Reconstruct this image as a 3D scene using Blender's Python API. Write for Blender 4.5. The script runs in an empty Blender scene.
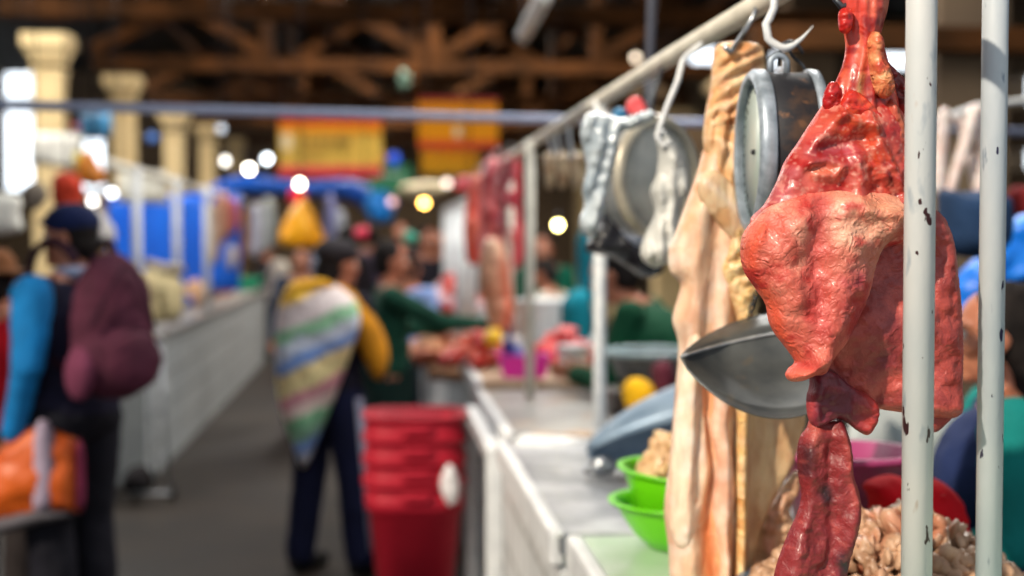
import bpy, bmesh, math, random
import numpy as np
from mathutils import Vector, Matrix, Euler, geometry
random.seed(7)
S = bpy.context.scene
COL = S.collection
# ------------------------------------------------------------------ camera
F = 1422.0                                    # focal length in pixels of a 1024 wide frame
cam_d = bpy.data.cameras.new('camera'); cam = bpy.data.objects.new('camera', cam_d); COL.objects.link(cam)
cam_d.sensor_width = 36.0; cam_d.lens = 36.0 * F / 1024.0
CAM = Vector((0, 0, 1.5)); cam.location = CAM
cam.rotation_euler = (math.radians(90 - 1.933), 0, math.radians(-5.305))
cam_d.dof.use_dof = True; cam_d.dof.focus_distance = 1.74; cam_d.dof.aperture_fstop = 2.3
cam_d.clip_start = 0.05; cam_d.clip_end = 200
S.camera = cam
RM = np.array(cam.rotation_euler.to_matrix())
# ------------------------------------------------------------------ view
S.view_settings.view_transform = 'Standard'; S.view_settings.look = 'None'
S.view_settings.gamma = 1.0; S.view_settings.use_curve_mapping = False
S.view_settings.exposure = 0.0
# ------------------------------------------------------------------ world + sun + added fill lamps
W = bpy.data.worlds.new('overcast'); S.world = W; W.use_nodes = True
W.node_tree.nodes['Background'].inputs[0].default_value = (0.84, 0.92, 1.0, 1)
W.node_tree.nodes['Background'].inputs[1].default_value = 0.62
# the sky is brightest low towards the far end of the hall
_n = W.node_tree.nodes; _t = _n.new('ShaderNodeTexCoord'); _s = _n.new('ShaderNodeSeparateXYZ'); _m = _n.new('ShaderNodeMapRange')
_m.inputs[1].default_value = .6; _m.inputs[2].default_value = .95; _m.inputs[3].default_value = .62; _m.inputs[4].default_value = 3.2
W.node_tree.links.new(_t.outputs['Generated'], _s.inputs[0]); W.node_tree.links.new(_s.outputs['Y'], _m.inputs[0]); W.node_tree.links.new(_m.outputs[0], _n['Background'].inputs[1])
sd = bpy.data.lights.new('sun', 'SUN'); sun = bpy.data.objects.new('sun', sd); COL.objects.link(sun)
sd.energy = 4.6; sd.angle = math.radians(1.2); sd.color = (1.0, 0.87, 0.70)
SUN_DIR = Vector((0.72, 0.62, -0.68)).normalized()      # travels right, forward, down
sun.rotation_euler = SUN_DIR.to_track_quat('-Z', 'Y').to_euler(); sun.location = (-3, -3, 5)
def area(name, loc, sx, sy, e, col=(1, .97, .92), rot=(0, 0, 0)):
    l = bpy.data.lights.new(name, 'AREA'); l.shape = 'RECTANGLE'; l.size = sx; l.size_y = sy; l.energy = e; l.color = col
    o = bpy.data.objects.new(name, l); COL.objects.link(o); o.location = loc; o.rotation_euler = rot; return o
area('added_fill', (-0.6, 8.0, 4.25), 1.6, 3.0, 50)  # unseen area lamps added under the closed roof sheets to brighten the hall
area('added_fill', (1.9, 7.2, 4.25), 1.6, 4.0, 260)
area('added_fill', (-3.6, 11.0, 4.3), 2.0, 3.0, 230)
area('added_fill', (-4.6, 19.0, 4.9), 2.5, 5.0, 420)
area('added_fill', (0.7, 4.3, 4.05), 1.4, 1.4, 48, (1, .97, .92), (math.radians(28), 0, 0))
area('added_fill', (0.6, 15.2, 4.9), 4.0, 2.4, 480, (1, .93, .85))
area('added_fill', (0.6, 23.4, 5.4), 5.0, 2.4, 900, (1, .93, .85))
# ------------------------------------------------------------------ helpers
def at(px, py, Y):
    d = RM @ np.array([(px - 512) / F, (288 - py) / F, -1.0])
    t = Y / d[1]
    return Vector((d[0] * t, Y, 1.5 + d[2] * t))
def atv(PX, PY, Y):
    d = RM @ np.stack([(PX - 512) / F, (288 - PY) / F, -np.ones_like(PX)])
    t = Y / d[1]
    return np.stack([d[0] * t, np.zeros_like(t) + Y, 1.5 + d[2] * t], 1)
def floorx(px, Y): return at(px, 240, Y).x
def lin(c):
    return tuple(((v / 255) / 12.92 if v / 255 <= .04045 else ((v / 255 + .055) / 1.055) ** 2.4) for v in c[:3])
def tag(o, label=None, cat=None, group=None, kind=None):
    if label: o['label'] = label
    if cat: o['category'] = cat
    if group: o['group'] = group
    if kind: o['kind'] = kind
    return o
def empty(name, loc, label=None, cat=None, group=None, rz=0):
    o = bpy.data.objects.new(name, None); COL.objects.link(o); o.location = loc; o.rotation_euler = (0, 0, rz)
    o.empty_display_size = .1
    return tag(o, label, cat, group)
def acc(p):
    v = Vector((0, 0, 0))
    while p: v += Vector(p.location); p = p.parent
    return v
def link(name, bm, mat, parent=None, world=True, smooth=True):
    """world=True: vertices are world coordinates; the object gets an origin at its own middle."""
    if world:
        off = acc(parent)
        if parent is None:
            n = max(1, len(bm.verts)); off = Vector((sum(v.co.x for v in bm.verts) / n, sum(v.co.y for v in bm.verts) / n, min(v.co.z for v in bm.verts)))
        for v in bm.verts: v.co -= off
    me = bpy.data.meshes.new(name); bm.to_mesh(me); bm.free()
    if smooth:
        me.polygons.foreach_set('use_smooth', [True] * len(me.polygons))
    o = bpy.data.objects.new(name, me); COL.objects.link(o)
    if world and parent is None: o.location = off
    if parent: o.parent = parent
    if mat: me.materials.append(mat)
    return o
def copy_tree(o, parent=None):
    c = o.copy(); COL.objects.link(c)
    if parent: c.parent = parent
    for ch in list(o.children): copy_tree(ch, c)
    return c
# --- numpy value noise
def _h(i, j, k):
    n = (i.astype(np.int64) * 374761393 + j.astype(np.int64) * 668265263 + k.astype(np.int64) * 2147483647) & 0xffffffff
    n = ((n ^ (n >> 13)) * 1274126177) & 0xffffffff
    return ((n ^ (n >> 16)) & 0xffff) / 65535.0
def vn(x, y, z=0.0):
    x = np.asarray(x, float); y = np.asarray(y, float); z = np.zeros_like(x) + z
    i, j, k = np.floor(x), np.floor(y), np.floor(z); fx, fy, fz = x - i, y - j, z - k
    fx, fy, fz = [t * t * (3 - 2 * t) for t in (fx, fy, fz)]
    r = 0
    for a in (0, 1):
        for b in (0, 1):
            for c in (0, 1):
                r = r + _h(i + a, j + b, k + c) * (fx if a else 1 - fx) * (fy if b else 1 - fy) * (fz if c else 1 - fz)
    return r * 2 - 1
def fbm(x, y, z=0.0, o=3):
    r = 0; a = 1
    for q in range(o): r = r + a * vn(x * 2 ** q + 17 * q, y * 2 ** q - 9 * q, z + q * 5); a *= .5
    return r
def segd(PX, PY, pl, closed=False):
    """distance of points to a polyline"""
    pl = list(pl) + ([pl[0]] if closed else [])
    best = np.full(PX.shape, 1e9)
    for (x0, y0), (x1, y1) in zip(pl[:-1], pl[1:]):
        dx, dy = x1 - x0, y1 - y0; L = dx * dx + dy * dy + 1e-9
        t = np.clip(((PX - x0) * dx + (PY - y0) * dy) / L, 0, 1)
        best = np.minimum(best, np.hypot(PX - x0 - t * dx, PY - y0 - t * dy))
    return best
def ridge(PX, PY, pl, w): return np.exp(-(segd(PX, PY, pl) / w) ** 2)
def catmull(pts, step, closed=True):
    n = len(pts); out = []
    rng = range(n) if closed else range(n - 1)
    for i in rng:
        g = (lambda k: pts[k % n]) if closed else (lambda k: pts[min(max(k, 0), n - 1)])
        p0, p1, p2, p3 = [np.array(g(i + k), float) for k in (-1, 0, 1, 2)]
        m = max(1, int(round(np.hypot(*(p2 - p1)[:2]) / step)))
        for k in range(m):
            t = k / m
            out.append(.5 * ((2 * p1) + (-p0 + p2) * t + (2 * p0 - 5 * p1 + 4 * p2 - p3) * t * t + (-p0 + 3 * p1 - 3 * p2 + p3) * t ** 3))
    if not closed: out.append(np.array(pts[-1], float))
    return out
def slab(name, pts, Y, T, mat, parent=None, res=4, R=None, back=.7, h=None, col=None, dY=None, smooth=True):
    """A solid of real thickness whose silhouette is pts (seen from the front), standing at depth Y and swelling by T."""
    b = catmull(pts, res) if smooth else [np.array(p, float) for p in catmull_lin(pts, res)]
    B = [(float(p[0]), float(p[1])) for p in b]
    n = len(B); BX = np.array([p[0] for p in B]); BY = np.array([p[1] for p in B])
    gx, gy = np.meshgrid(np.arange(BX.min(), BX.max(), res), np.arange(BY.min(), BY.max(), res * .87))
    gx = gx + (np.arange(gx.shape[0]) % 2)[:, None] * res * .5
    gx, gy = gx.ravel(), gy.ravel()
    ins = np.zeros(gx.shape, bool)
    for i in range(n):
        x0, y0 = B[i]; x1, y1 = B[(i + 1) % n]
        if y0 == y1: continue
        c = ((y0 > gy) != (y1 > gy)) & (gx < (x1 - x0) * (gy - y0) / (y1 - y0) + x0); ins ^= c
    gx, gy = gx[ins], gy[ins]
    d = segd(gx, gy, B, True); k = d > res * .55; gx, gy, d = gx[k], gy[k], d[k]
    V = [Vector(p) for p in B] + [Vector((float(x), float(y))) for x, y in zip(gx, gy)]
    r = geometry.delaunay_2d_cdt(V, [(i, (i + 1) % n) for i in range(n)], [], 1, 1e-4)
    P = np.array([(v.x, v.y) for v in r[0]]); PX, PY = P[:, 0], P[:, 1]
    D = segd(PX, PY, B, True)
    if R is None: R = max(D.max(), 1)
    prof = np.sqrt(np.clip(1 - (1 - np.minimum(D / R, 1)) ** 2, 0, 1))
    edge = D < res * .3
    front = T * prof
    if h is not None: front = front + h(PX, PY) * np.clip(D / (R * .4), 0, 1)
    bk = back * T * prof
    front = np.maximum(front, -bk + .0008)
    base = atv(PX, PY, Y)
    if dY is not None: base[:, 1] += dY(PX, PY)
    A = base.copy(); A[:, 1] -= front; Bk = base.copy(); Bk[:, 1] += bk
    bm = bmesh.new(); cl = bm.verts.layers.float_color.new('Col') if col is not None else None
    fv = [bm.verts.new(p) for p in A]
    bv = [fv[i] if edge[i] else bm.verts.new(Bk[i]) for i in range(len(P))]
    if col is not None:
        C = col(PX, PY)
        for i in range(len(P)):
            c = (*lin(tuple(C[i])), 1); fv[i][cl] = c; bv[i][cl] = c
    for f in r[2]:
        a = [fv[i] for i in f]; q = [bv[i] for i in reversed(f)]
        try: bm.faces.new(a)
        except ValueError: pass
        try: bm.faces.new(q)
        except ValueError: pass
    bmesh.ops.recalc_face_normals(bm, faces=bm.faces)
    return link(name, bm, mat, parent)
def catmull_lin(pts, step):
    out = []
    for (x0, y0), (x1, y1) in zip(pts, pts[1:] + pts[:1]):
        m = max(1, int(round(math.hypot(x1 - x0, y1 - y0) / step)))
        out += [(x0 + (x1 - x0) * k / m, y0 + (y1 - y0) * k / m) for k in range(m)]
    return out
def strip(name, line, Y, T, mat, parent=None, wob=.08, **kw):
    """hanging piece from a centre line of (px, py, width)"""
    L = [(x - w / 2 * (1 + random.uniform(-wob, wob)), y) for x, y, w in line]; Rr = [(x + w / 2 * (1 + random.uniform(-wob, wob)), y) for x, y, w in line]
    return slab(name, L + Rr[::-1], Y, T, mat, parent, **kw)
def cmix(base, *terms):
    """base rgb + list of (rgb, weight array)"""
    n = len(terms[0][1]); C = np.tile(np.array(base, float), (n, 1))
    for rgb, w in terms:
        w = np.clip(w, 0, 1)[:, None]; C = C * (1 - w) + np.array(rgb, float) * w
    return np.clip(C, 0, 255)
# --- solid bits
def box(bm, c, s, bev=0, rot=None):
    r = bmesh.ops.create_cube(bm, size=1.0); vs = r['verts']
    M = Matrix.Translation(c) @ (rot.to_4x4() if rot else Matrix.Identity(4)) @ Matrix.Diagonal((*s, 1))
    bmesh.ops.transform(bm, matrix=M, verts=vs)
    if bev:
        es = list({e for v in vs for e in v.link_edges}); bmesh.ops.bevel(bm, geom=es, offset=bev, segments=2, affect='EDGES', profile=.5)
def bx(x0, x1, y0, y1, z0, z1, bev=0):
    bm = bmesh.new(); box(bm, ((x0 + x1) / 2, (y0 + y1) / 2, (z0 + z1) / 2), (x1 - x0, y1 - y0, z1 - z0), bev); return bm
def beam(bm, a, b, w, t=None, bev=0):
    a, b = Vector(a), Vector(b); d = b - a
    q = d.to_track_quat('Z', 'Y'); box(bm, (a + b) / 2, (w, t or w, d.length), bev, q.to_matrix())
def tube(bm, pts, r, n=12, caps=True):
    pts = [Vector(p) for p in pts]; rings = []
    rr = r if isinstance(r, (list, tuple)) else [r] * len(pts)
    up = None
    for i, p in enumerate(pts):
        t = (pts[min(i + 1, len(pts) - 1)] - pts[max(i - 1, 0)]).normalized()
        if up is None:
            up = Vector((0, 0, 1)) if abs(t.z) < .9 else Vector((1, 0, 0))
        s = t.cross(up).normalized(); u = s.cross(t).normalized(); up = u
        rings.append([bm.verts.new(p + rr[i] * (math.cos(6.28318 * k / n) * s + math.sin(6.28318 * k / n) * u)) for k in range(n)])
    for a, b in zip(rings[:-1], rings[1:]):
        for k in range(n): bm.faces.new((a[k], a[(k + 1) % n], b[(k + 1) % n], b[k]))
    if caps:
        bm.faces.new(rings[0][::-1]); bm.faces.new(rings[-1])
def T_(pts, r, n=12):
    bm = bmesh.new(); tube(bm, pts, r, n); return bm
def sm(pts, step=.01): return [Vector(p) for p in catmull(pts, step, False)]
def lathe(prof, n=32, c=(0, 0, 0), noise=0, sq=1.0):
    bm = bmesh.new(); rings = []
    for i, (r, z) in enumerate(prof):
        if r < 1e-6: rings.append([bm.verts.new((c[0], c[1], c[2] + z))]); continue
        rings.append([bm.verts.new((c[0] + r * (1 + noise * float(vn(np.array([2 * math.cos(a)]), np.array([2 * math.sin(a)]), z * 12)[0])) * math.cos(a), c[1] + sq * r * math.sin(a), c[2] + z)) for a in [6.28318 * k / n for k in range(n)]])
    for a, b in zip(rings[:-1], rings[1:]):
        for k in range(n):
            q = [a[k % len(a)], a[(k + 1) % len(a)], b[(k + 1) % len(b)], b[k % len(b)]]
            q2 = []
            for v in q:
                if v not in q2: q2.append(v)
            if len(q2) > 2: bm.faces.new(q2)
    bmesh.ops.recalc_face_normals(bm, faces=bm.faces)
    return bm
def ell(bm, c, r, rot=None, seg=16, rings=10):
    M = Matrix.Translation(c) @ (rot.to_4x4() if rot else Matrix.Identity(4)) @ Matrix.Diagonal((*(r if hasattr(r, '__len__') else (r, r, r)), 1))
    bmesh.ops.create_uvsphere(bm, u_segments=seg, v_segments=rings, radius=1, matrix=M)
def cap(bm, p, q, r1, r2, seg=12):
    p, q = Vector(p), Vector(q); d = q - p
    ell(bm, p, r1, seg=seg, rings=8); ell(bm, q, r2, seg=seg, rings=8)
    if d.length > 1e-5:
        M = Matrix.Translation((p + q) / 2) @ d.to_track_quat('Z', 'Y').to_matrix().to_4x4()
        bmesh.ops.create_cone(bm, cap_ends=True, segments=seg, radius1=r1, radius2=r2, depth=d.length, matrix=M)
def blob(name, bm, mat, parent=None, world=False, voxel=.012, it=4, disp=0, dsize=.08):
    o = link(name, bm, mat, parent, world)
    m = o.modifiers.new('join', 'REMESH'); m.mode = 'VOXEL'; m.voxel_size = voxel; m.use_smooth_shade = True
    m = o.modifiers.new('soft', 'SMOOTH'); m.iterations = it; m.factor = .5
    if disp:
        t = bpy.data.textures.get('folds%g' % dsize) or bpy.data.textures.new('folds%g' % dsize, 'CLOUDS'); t.noise_scale = dsize
        m = o.modifiers.new('folds', 'DISPLACE'); m.texture = t; m.strength = disp; m.mid_level = .5; m.texture_coords = 'LOCAL'
    return o
# ------------------------------------------------------------------ materials
def mat(name, c1, c2=None, sc=20, rough=.6, metal=0, bump=0, bsc=60, coat=0, sss=0, vc=False, thr=(.35, .65), spec=.5, stretch=(1, 1, 1), extra=None, trans=0, alpha=1):
    m = bpy.data.materials.new(name); m.use_nodes = True; nt = m.node_tree; N = nt.nodes; L = nt.links
    P = N['Principled BSDF']
    P.inputs['Roughness'].default_value = rough; P.inputs['Metallic'].default_value = metal; P.inputs['Specular IOR Level'].default_value = spec
    P.inputs['Coat Weight'].default_value = coat; P.inputs['Coat Roughness'].default_value = .18
    P.inputs['Subsurface Weight'].default_value = sss; P.inputs['Subsurface Radius'].default_value = (.02, .006, .004); P.inputs['Subsurface Scale'].default_value = .5
    P.inputs['Transmission Weight'].default_value = trans; P.inputs['Alpha'].default_value = alpha
    tc = N.new('ShaderNodeTexCoord'); mp = N.new('ShaderNodeMapping'); mp.inputs['Scale'].default_value = stretch; L.new(tc.outputs['Object'], mp.inputs[0])
    nz = N.new('ShaderNodeTexNoise'); nz.inputs['Scale'].default_value = sc; nz.inputs['Detail'].default_value = 5; L.new(mp.outputs[0], nz.inputs['Vector'])
    c2 = c2 or tuple(v * .82 for v in c1)
    rp = N.new('ShaderNodeValToRGB'); rp.color_ramp.elements[0].position = thr[0]; rp.color_ramp.elements[1].position = thr[1]
    rp.color_ramp.elements[0].color = (*lin(c1), 1); rp.color_ramp.elements[1].color = (*lin(c2), 1); L.new(nz.outputs['Fac'], rp.inputs[0])
    out = rp.outputs[0]
    if vc:
        a = N.new('ShaderNodeAttribute'); a.attribute_name = 'Col'
        mx = N.new('ShaderNodeMix'); mx.data_type = 'RGBA'; mx.blend_type = 'MULTIPLY'; mx.inputs[0].default_value = 1
        L.new(a.outputs['Color'], mx.inputs[6]); L.new(out, mx.inputs[7]); out = mx.outputs[2]
    if extra: out = extra(nt, out, mp)
    L.new(out, P.inputs['Base Color'])
    if bump:
        n2 = N.new('ShaderNodeTexNoise'); n2.inputs['Scale'].default_value = bsc; n2.inputs['Detail'].default_value = 6; L.new(mp.outputs[0], n2.inputs['Vector'])
        b = N.new('ShaderNodeBump'); b.inputs['Strength'].default_value = 1; b.inputs['Distance'].default_value = bump; L.new(n2.outputs['Fac'], b.inputs['Height']); L.new(b.outputs[0], P.inputs['Normal'])
        m['bump'] = b.name
    return m
def emis(name, c, e):
    m = bpy.data.materials.new(name); m.use_nodes = True; P = m.node_tree.nodes['Principled BSDF']
    P.inputs['Base Color'].default_value = (*lin(c), 1); P.inputs['Emission Color'].default_value = (*lin(c), 1); P.inputs['Emission Strength'].default_value = e
    return m
def spots(scale, lo, hi, c, stretch=None, seed=0):
    """blend a second colour in where a noise is high: chips, stains"""
    def f(nt, out, mp):
        N = nt.nodes; L = nt.links
        n = N.new('ShaderNodeTexNoise'); n.noise_dimensions = '4D'; n.inputs['W'].default_value = seed; n.inputs['Scale'].default_value = scale; n.inputs['Detail'].default_value = 3
        L.new(mp.outputs[0], n.inputs['Vector'])
        r = N.new('ShaderNodeMapRange'); r.inputs[1].default_value = lo; r.inputs[2].default_value = hi; L.new(n.outputs['Fac'], r.inputs[0])
        mx = N.new('ShaderNodeMix'); mx.data_type = 'RGBA'; L.new(r.outputs[0], mx.inputs[0]); L.new(out, mx.inputs[6]); mx.inputs[7].default_value = (*lin(c), 1)
        return mx.outputs[2]
    return f
def chain_(*fs):
    def f(nt, out, mp):
        for g in fs: out = g(nt, out, mp)
        return out
    return f
def brick(c1, c2, mortar, scale, w=.5, hgt=.25, axis=(0, 0, 0)):
    def f(nt, out, mp):
        N = nt.nodes; L = nt.links; b = N.new('ShaderNodeTexBrick'); b.inputs['Scale'].default_value = scale; b.offset = 0
        b.inputs['Color1'].default_value = (*lin(c1), 1); b.inputs['Color2'].default_value = (*lin(c2), 1); b.inputs['Mortar'].default_value = (*lin(mortar), 1)
        b.inputs['Mortar Size'].default_value = .012; b.inputs['Brick Width'].default_value = w; b.inputs['Row Height'].default_value = hgt
        q = N.new('ShaderNodeMapping'); q.inputs['Rotation'].default_value = axis; L.new(mp.outputs[0], q.inputs[0]); L.new(q.outputs[0], b.inputs['Vector'])
        mx = N.new('ShaderNodeMix'); mx.data_type = 'RGBA'; mx.blend_type = 'MULTIPLY'; mx.inputs[0].default_value = 1; L.new(out, mx.inputs[6]); L.new(b.outputs[0], mx.inputs[7])
        return mx.outputs[2]
    return f
def flesh(name, vsc=55, vein=(120, 30, 30), amt=.5, bump=.0016, rough=.38, coat=.35, nz=95, stretch=(1, 1, 1)):
    """wet tissue: colour from the mesh, lobule network and veins from distorted cells"""
    m = mat(name, (255, 255, 255), (225, 205, 200), sc=35, rough=rough, coat=coat, sss=.12, vc=True)
    nt = m.node_tree; N = nt.nodes; L = nt.links; P = N['Principled BSDF']
    src = P.inputs['Base Color'].links[0].from_socket
    mp = [n for n in N if n.type == 'MAPPING'][0]
    mp.inputs['Scale'].default_value = stretch
    n1 = N.new('ShaderNodeTexNoise'); n1.inputs['Scale'].default_value = 30; n1.inputs['Detail'].default_value = 4; L.new(mp.outputs[0], n1.inputs['Vector'])
    ma = N.new('ShaderNodeVectorMath'); ma.operation = 'MULTIPLY_ADD'; ma.inputs[1].default_value = (.03, .03, .03)
    L.new(n1.outputs['Color'], ma.inputs[0]); L.new(mp.outputs[0], ma.inputs[2])
    vo = N.new('ShaderNodeTexVoronoi'); vo.feature = 'DISTANCE_TO_EDGE'; vo.inputs['Scale'].default_value = vsc; L.new(ma.outputs[0], vo.inputs['Vector'])
    mr = N.new('ShaderNodeMapRange'); mr.inputs[1].default_value = 0; mr.inputs[2].default_value = .07; mr.inputs[3].default_value = amt; mr.inputs[4].default_value = 0; L.new(vo.outputs['Distance'], mr.inputs[0])
    n2 = N.new('ShaderNodeTexNoise'); n2.inputs['Scale'].default_value = 14; L.new(mp.outputs[0], n2.inputs['Vector'])
    r2 = N.new('ShaderNodeMapRange'); r2.inputs[1].default_value = .4; r2.inputs[2].default_value = .62; L.new(n2.outputs['Fac'], r2.inputs[0])
    mu = N.new('ShaderNodeMath'); mu.operation = 'MULTIPLY'; L.new(mr.outputs[0], mu.inputs[0]); L.new(r2.outputs[0], mu.inputs[1])
    mx = N.new('ShaderNodeMix'); mx.data_type = 'RGBA'; L.new(mu.outputs[0], mx.inputs[0]); L.new(src, mx.inputs[6]); mx.inputs[7].default_value = (*lin(vein), 1)
    L.new(mx.outputs[2], P.inputs['Base Color'])
    n4 = N.new('ShaderNodeTexNoise'); n4.noise_type = 'RIDGED_MULTIFRACTAL'; n4.inputs['Scale'].default_value = nz * .55; n4.inputs['Detail'].default_value = 3; n4.inputs['Distortion'].default_value = 1.4; L.new(mp.outputs[0], n4.inputs['Vector'])
    r4 = N.new('ShaderNodeMapRange'); r4.inputs[1].default_value = .62; r4.inputs[2].default_value = .95; r4.inputs[4].default_value = amt * .75; L.new(n4.outputs['Fac'], r4.inputs[0])
    m4 = N.new('ShaderNodeMix'); m4.data_type = 'RGBA'; L.new(r4.outputs[0], m4.inputs[0]); L.new(mx.outputs[2], m4.inputs[6]); m4.inputs[7].default_value = (*lin(vein), 1); L.new(m4.outputs[2], P.inputs['Base Color'])
    # bump: broad wrinkles + cells
    n3 = N.new('ShaderNodeTexNoise'); n3.noise_type = 'RIDGED_MULTIFRACTAL'; n3.normalize = True; n3.inputs['Scale'].default_value = nz * .95; n3.inputs['Detail'].default_value = 3; n3.inputs['Distortion'].default_value = .9; L.new(mp.outputs[0], n3.inputs['Vector'])
    m3 = N.new('ShaderNodeMapRange'); m3.inputs[1].default_value = 0; m3.inputs[2].default_value = .22; m3.inputs[4].default_value = .16; L.new(vo.outputs['Distance'], m3.inputs[0])
    ad = N.new('ShaderNodeMath'); ad.operation = 'ADD'; L.new(n3.outputs['Fac'], ad.inputs[0]); L.new(m3.outputs[0], ad.inputs[1])
    b = N.new('ShaderNodeBump'); b.inputs['Distance'].default_value = bump * 2.6; b.inputs['Strength'].default_value = 1; L.new(ad.outputs[0], b.inputs['Height']); L.new(b.outputs[0], P.inputs['Normal'])
    return m
M_lung = flesh('lung_tissue', 105, (186, 62, 50), .5, .0010, rough=.5, coat=.12)
M_lung2 = flesh('lung_tissue_fine', 150, (105, 30, 28), .4, .0006, rough=.48, coat=.15)
M_raw = flesh('raw_meat', 38, (150, 22, 20), .45, .0008, rough=.4, coat=.25, nz=50)
M_fat = flesh('fat', 50, (225, 150, 90), .25, .0018, rough=.45, coat=.25)
M_trip = flesh('tripe_skin', 60, (235, 190, 140), .3, .0005, rough=.5, coat=.15, stretch=(1, 1, .4))
M_pole = mat('chipped_white_paint', (220, 219, 216), (200, 205, 206), sc=14, rough=.42, bump=.0003, bsc=120, stretch=(1, 1, .35),
             extra=chain_(spots(44, .60, .68, (176, 184, 190), seed=1), spots(75, .665, .675, (64, 34, 38), seed=2), spots(30, .64, .70, (186, 160, 140), seed=5)))
M_pole2 = mat('chipped_grey_paint', (204, 210, 214), (182, 192, 200), sc=14, rough=.42, bump=.0003, bsc=120, stretch=(1, 1, .35),
             extra=chain_(spots(50, .62, .68, (138, 150, 165), seed=3), spots(70, .665, .675, (45, 45, 75), seed=4)))
M_rail = mat('rail_paint', (236, 230, 214), (214, 208, 192), sc=12, rough=.5)
M_blue_pipe = mat('blue_pipe_paint', (150, 158, 184), (132, 140, 166), rough=.5)
M_steel = mat('steel', (175, 180, 186), (120, 124, 130), sc=30, rough=.3, metal=.9)
M_hookw = mat('hook_paint', (240, 242, 240), (212, 216, 220), sc=50, rough=.4)
M_wire = mat('wire', (100, 104, 110), (60, 62, 66), sc=60, rough=.35, metal=.8)
M_rust = mat('rusty_drum', (34, 34, 40), (78, 58, 46), sc=26, rough=.6, metal=.2, bump=.0006, bsc=90, thr=(.5, .66), extra=spots(36, .6, .68, (112, 78, 54), seed=8))
M_bezel = mat('zinc_bezel', (184, 196, 208), (138, 150, 162), sc=40, rough=.4, metal=.35)
M_dial = mat('dial_face', (205, 214, 204), (178, 196, 188), sc=8, rough=.35)
M_dial1 = mat('dial_face_grey', (214, 212, 202), (176, 176, 168), sc=14, rough=.4)
M_ink = mat('dial_ink', (40, 40, 44), rough=.5)
M_red_ink = mat('needle_red', (150, 52, 42), rough=.5)
M_pan = mat('tin_pan', (104, 107, 106), (80, 84, 86), sc=18, rough=.42, metal=.55, bump=.0004, bsc=40, extra=spots(22, .6, .72, (120, 112, 100), seed=4))
M_panrim = mat('pan_rim', (206, 210, 212), (160, 165, 170), sc=40, rough=.3, metal=.5)
M_bluepan = mat('blue_grey_tin', (128, 148, 168), (104, 126, 148), sc=16, rough=.4, metal=.25)
M_silverbag = mat('silver_plastic', (206, 216, 222), (150, 166, 178), sc=18, rough=.22, bump=.004, bsc=30, coat=.5, trans=.1)
M_blackbag = mat('black_plastic', (14, 14, 18), (26, 26, 32), rough=.25, bump=.004, bsc=30)
M_whitebag = mat('white_plastic', (214, 214, 208), (178, 180, 176), sc=16, rough=.35, bump=.004, bsc=34)
M_green = mat('lime_plastic', (112, 212, 22), (98, 198, 16), sc=6, rough=.32)
M_tile = mat('white_tile', (226, 228, 228), (208, 210, 210), sc=4, rough=.35, extra=brick((255, 255, 255), (246, 247, 248), (205, 205, 202), 1, .15, .15, (0, math.pi / 2, 0)))
M_tile_side = mat('white_counter_wall', (196, 200, 200), (170, 174, 176), sc=5, rough=.5, extra=brick((255, 255, 255), (244, 246, 248), (190, 190, 188), 1, .2, .2, (0, math.pi / 2, 0)))
M_top = mat('wet_grey_worktop', (146, 150, 156), (92, 96, 104), sc=7, rough=.3, bump=.0012, bsc=20, extra=spots(5, .55, .7, (184, 188, 192), seed=3))
M_top2 = mat('dull_worktop', (142, 141, 138), (110, 107, 103), sc=6, rough=.4, extra=spots(7, .56, .66, (160, 128, 96), seed=6))
M_gtop = mat('green_white_worktop', (190, 206, 188), (166, 192, 160), sc=5, rough=.25)
M_edge = mat('white_edge', (224, 226, 226), (196, 198, 200), sc=8, rough=.4)
M_wood = mat('stained_wood', (150, 104, 68), (104, 70, 46), sc=6, rough=.7)
M_truss = mat('brown_truss_wood', (80, 48, 23), (50, 30, 14), sc=3, rough=.85, spec=.08)
M_roof = mat('dark_roof_sheet', (46, 42, 36), (30, 30, 28), sc=1.5, rough=.9, spec=.08)
M_cream = mat('cream_plaster', (226, 200, 148), (212, 184, 132), sc=2, rough=.8, extra=spots(1.5, .6, .7, (200, 180, 150), seed=2))
M_floor = mat('floor_concrete', (34, 25, 17), (22, 16, 11), sc=2.2, rough=.65, spec=.2, bump=.001, bsc=12, extra=spots(1.3, .5, .68, (44, 35, 26), seed=5))
M_wall = mat('dim_wall', (120, 100, 76), (96, 78, 60), sc=.8, rough=.9)
M_bluesheet = mat('blue_sheet', (8, 116, 244), (4, 98, 226), sc=2, rough=.5)
M_skin = mat('skin_brown', (176, 112, 84), (160, 98, 72), sc=14, rough=.5, sss=.08)
M_hair = mat('black_hair', (18, 14, 14), (30, 24, 22), sc=40, rough=.8, spec=.2, bump=.002, bsc=80, stretch=(1, 1, .2))
M_eye = mat('eye_white', (225, 222, 215), rough=.2); M_iris = mat('iris', (30, 18, 12), rough=.2)
_mc = {}
def cloth(c, name='cloth', bump=.002):
    if (name, c) not in _mc: _mc[(name, c)] = mat('%s_%02x%02x%02x' % (name, *c), c, tuple(v * .84 for v in c), sc=9, rough=.85, bump=bump, bsc=60, spec=.2)
    return _mc[(name, c)]
def plast(c):
    if ('p', c) not in _mc: _mc[('p', c)] = mat('plastic_%02x%02x%02x' % c, c, tuple(v * .88 for v in c), sc=6, rough=.35, bump=.002, bsc=30)
    return _mc[('p', c)]
# ------------------------------------------------------------------ the setting
def struct(name, bm, m, parent=None, label=None):
    o = link(name, bm, m, parent, smooth=False)
    if not parent: o['kind'] = 'structure'
    return o
struct('floor', bx(-9, 14, -3, 34, -.12, 0), M_floor)
YW = 32.0
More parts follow.
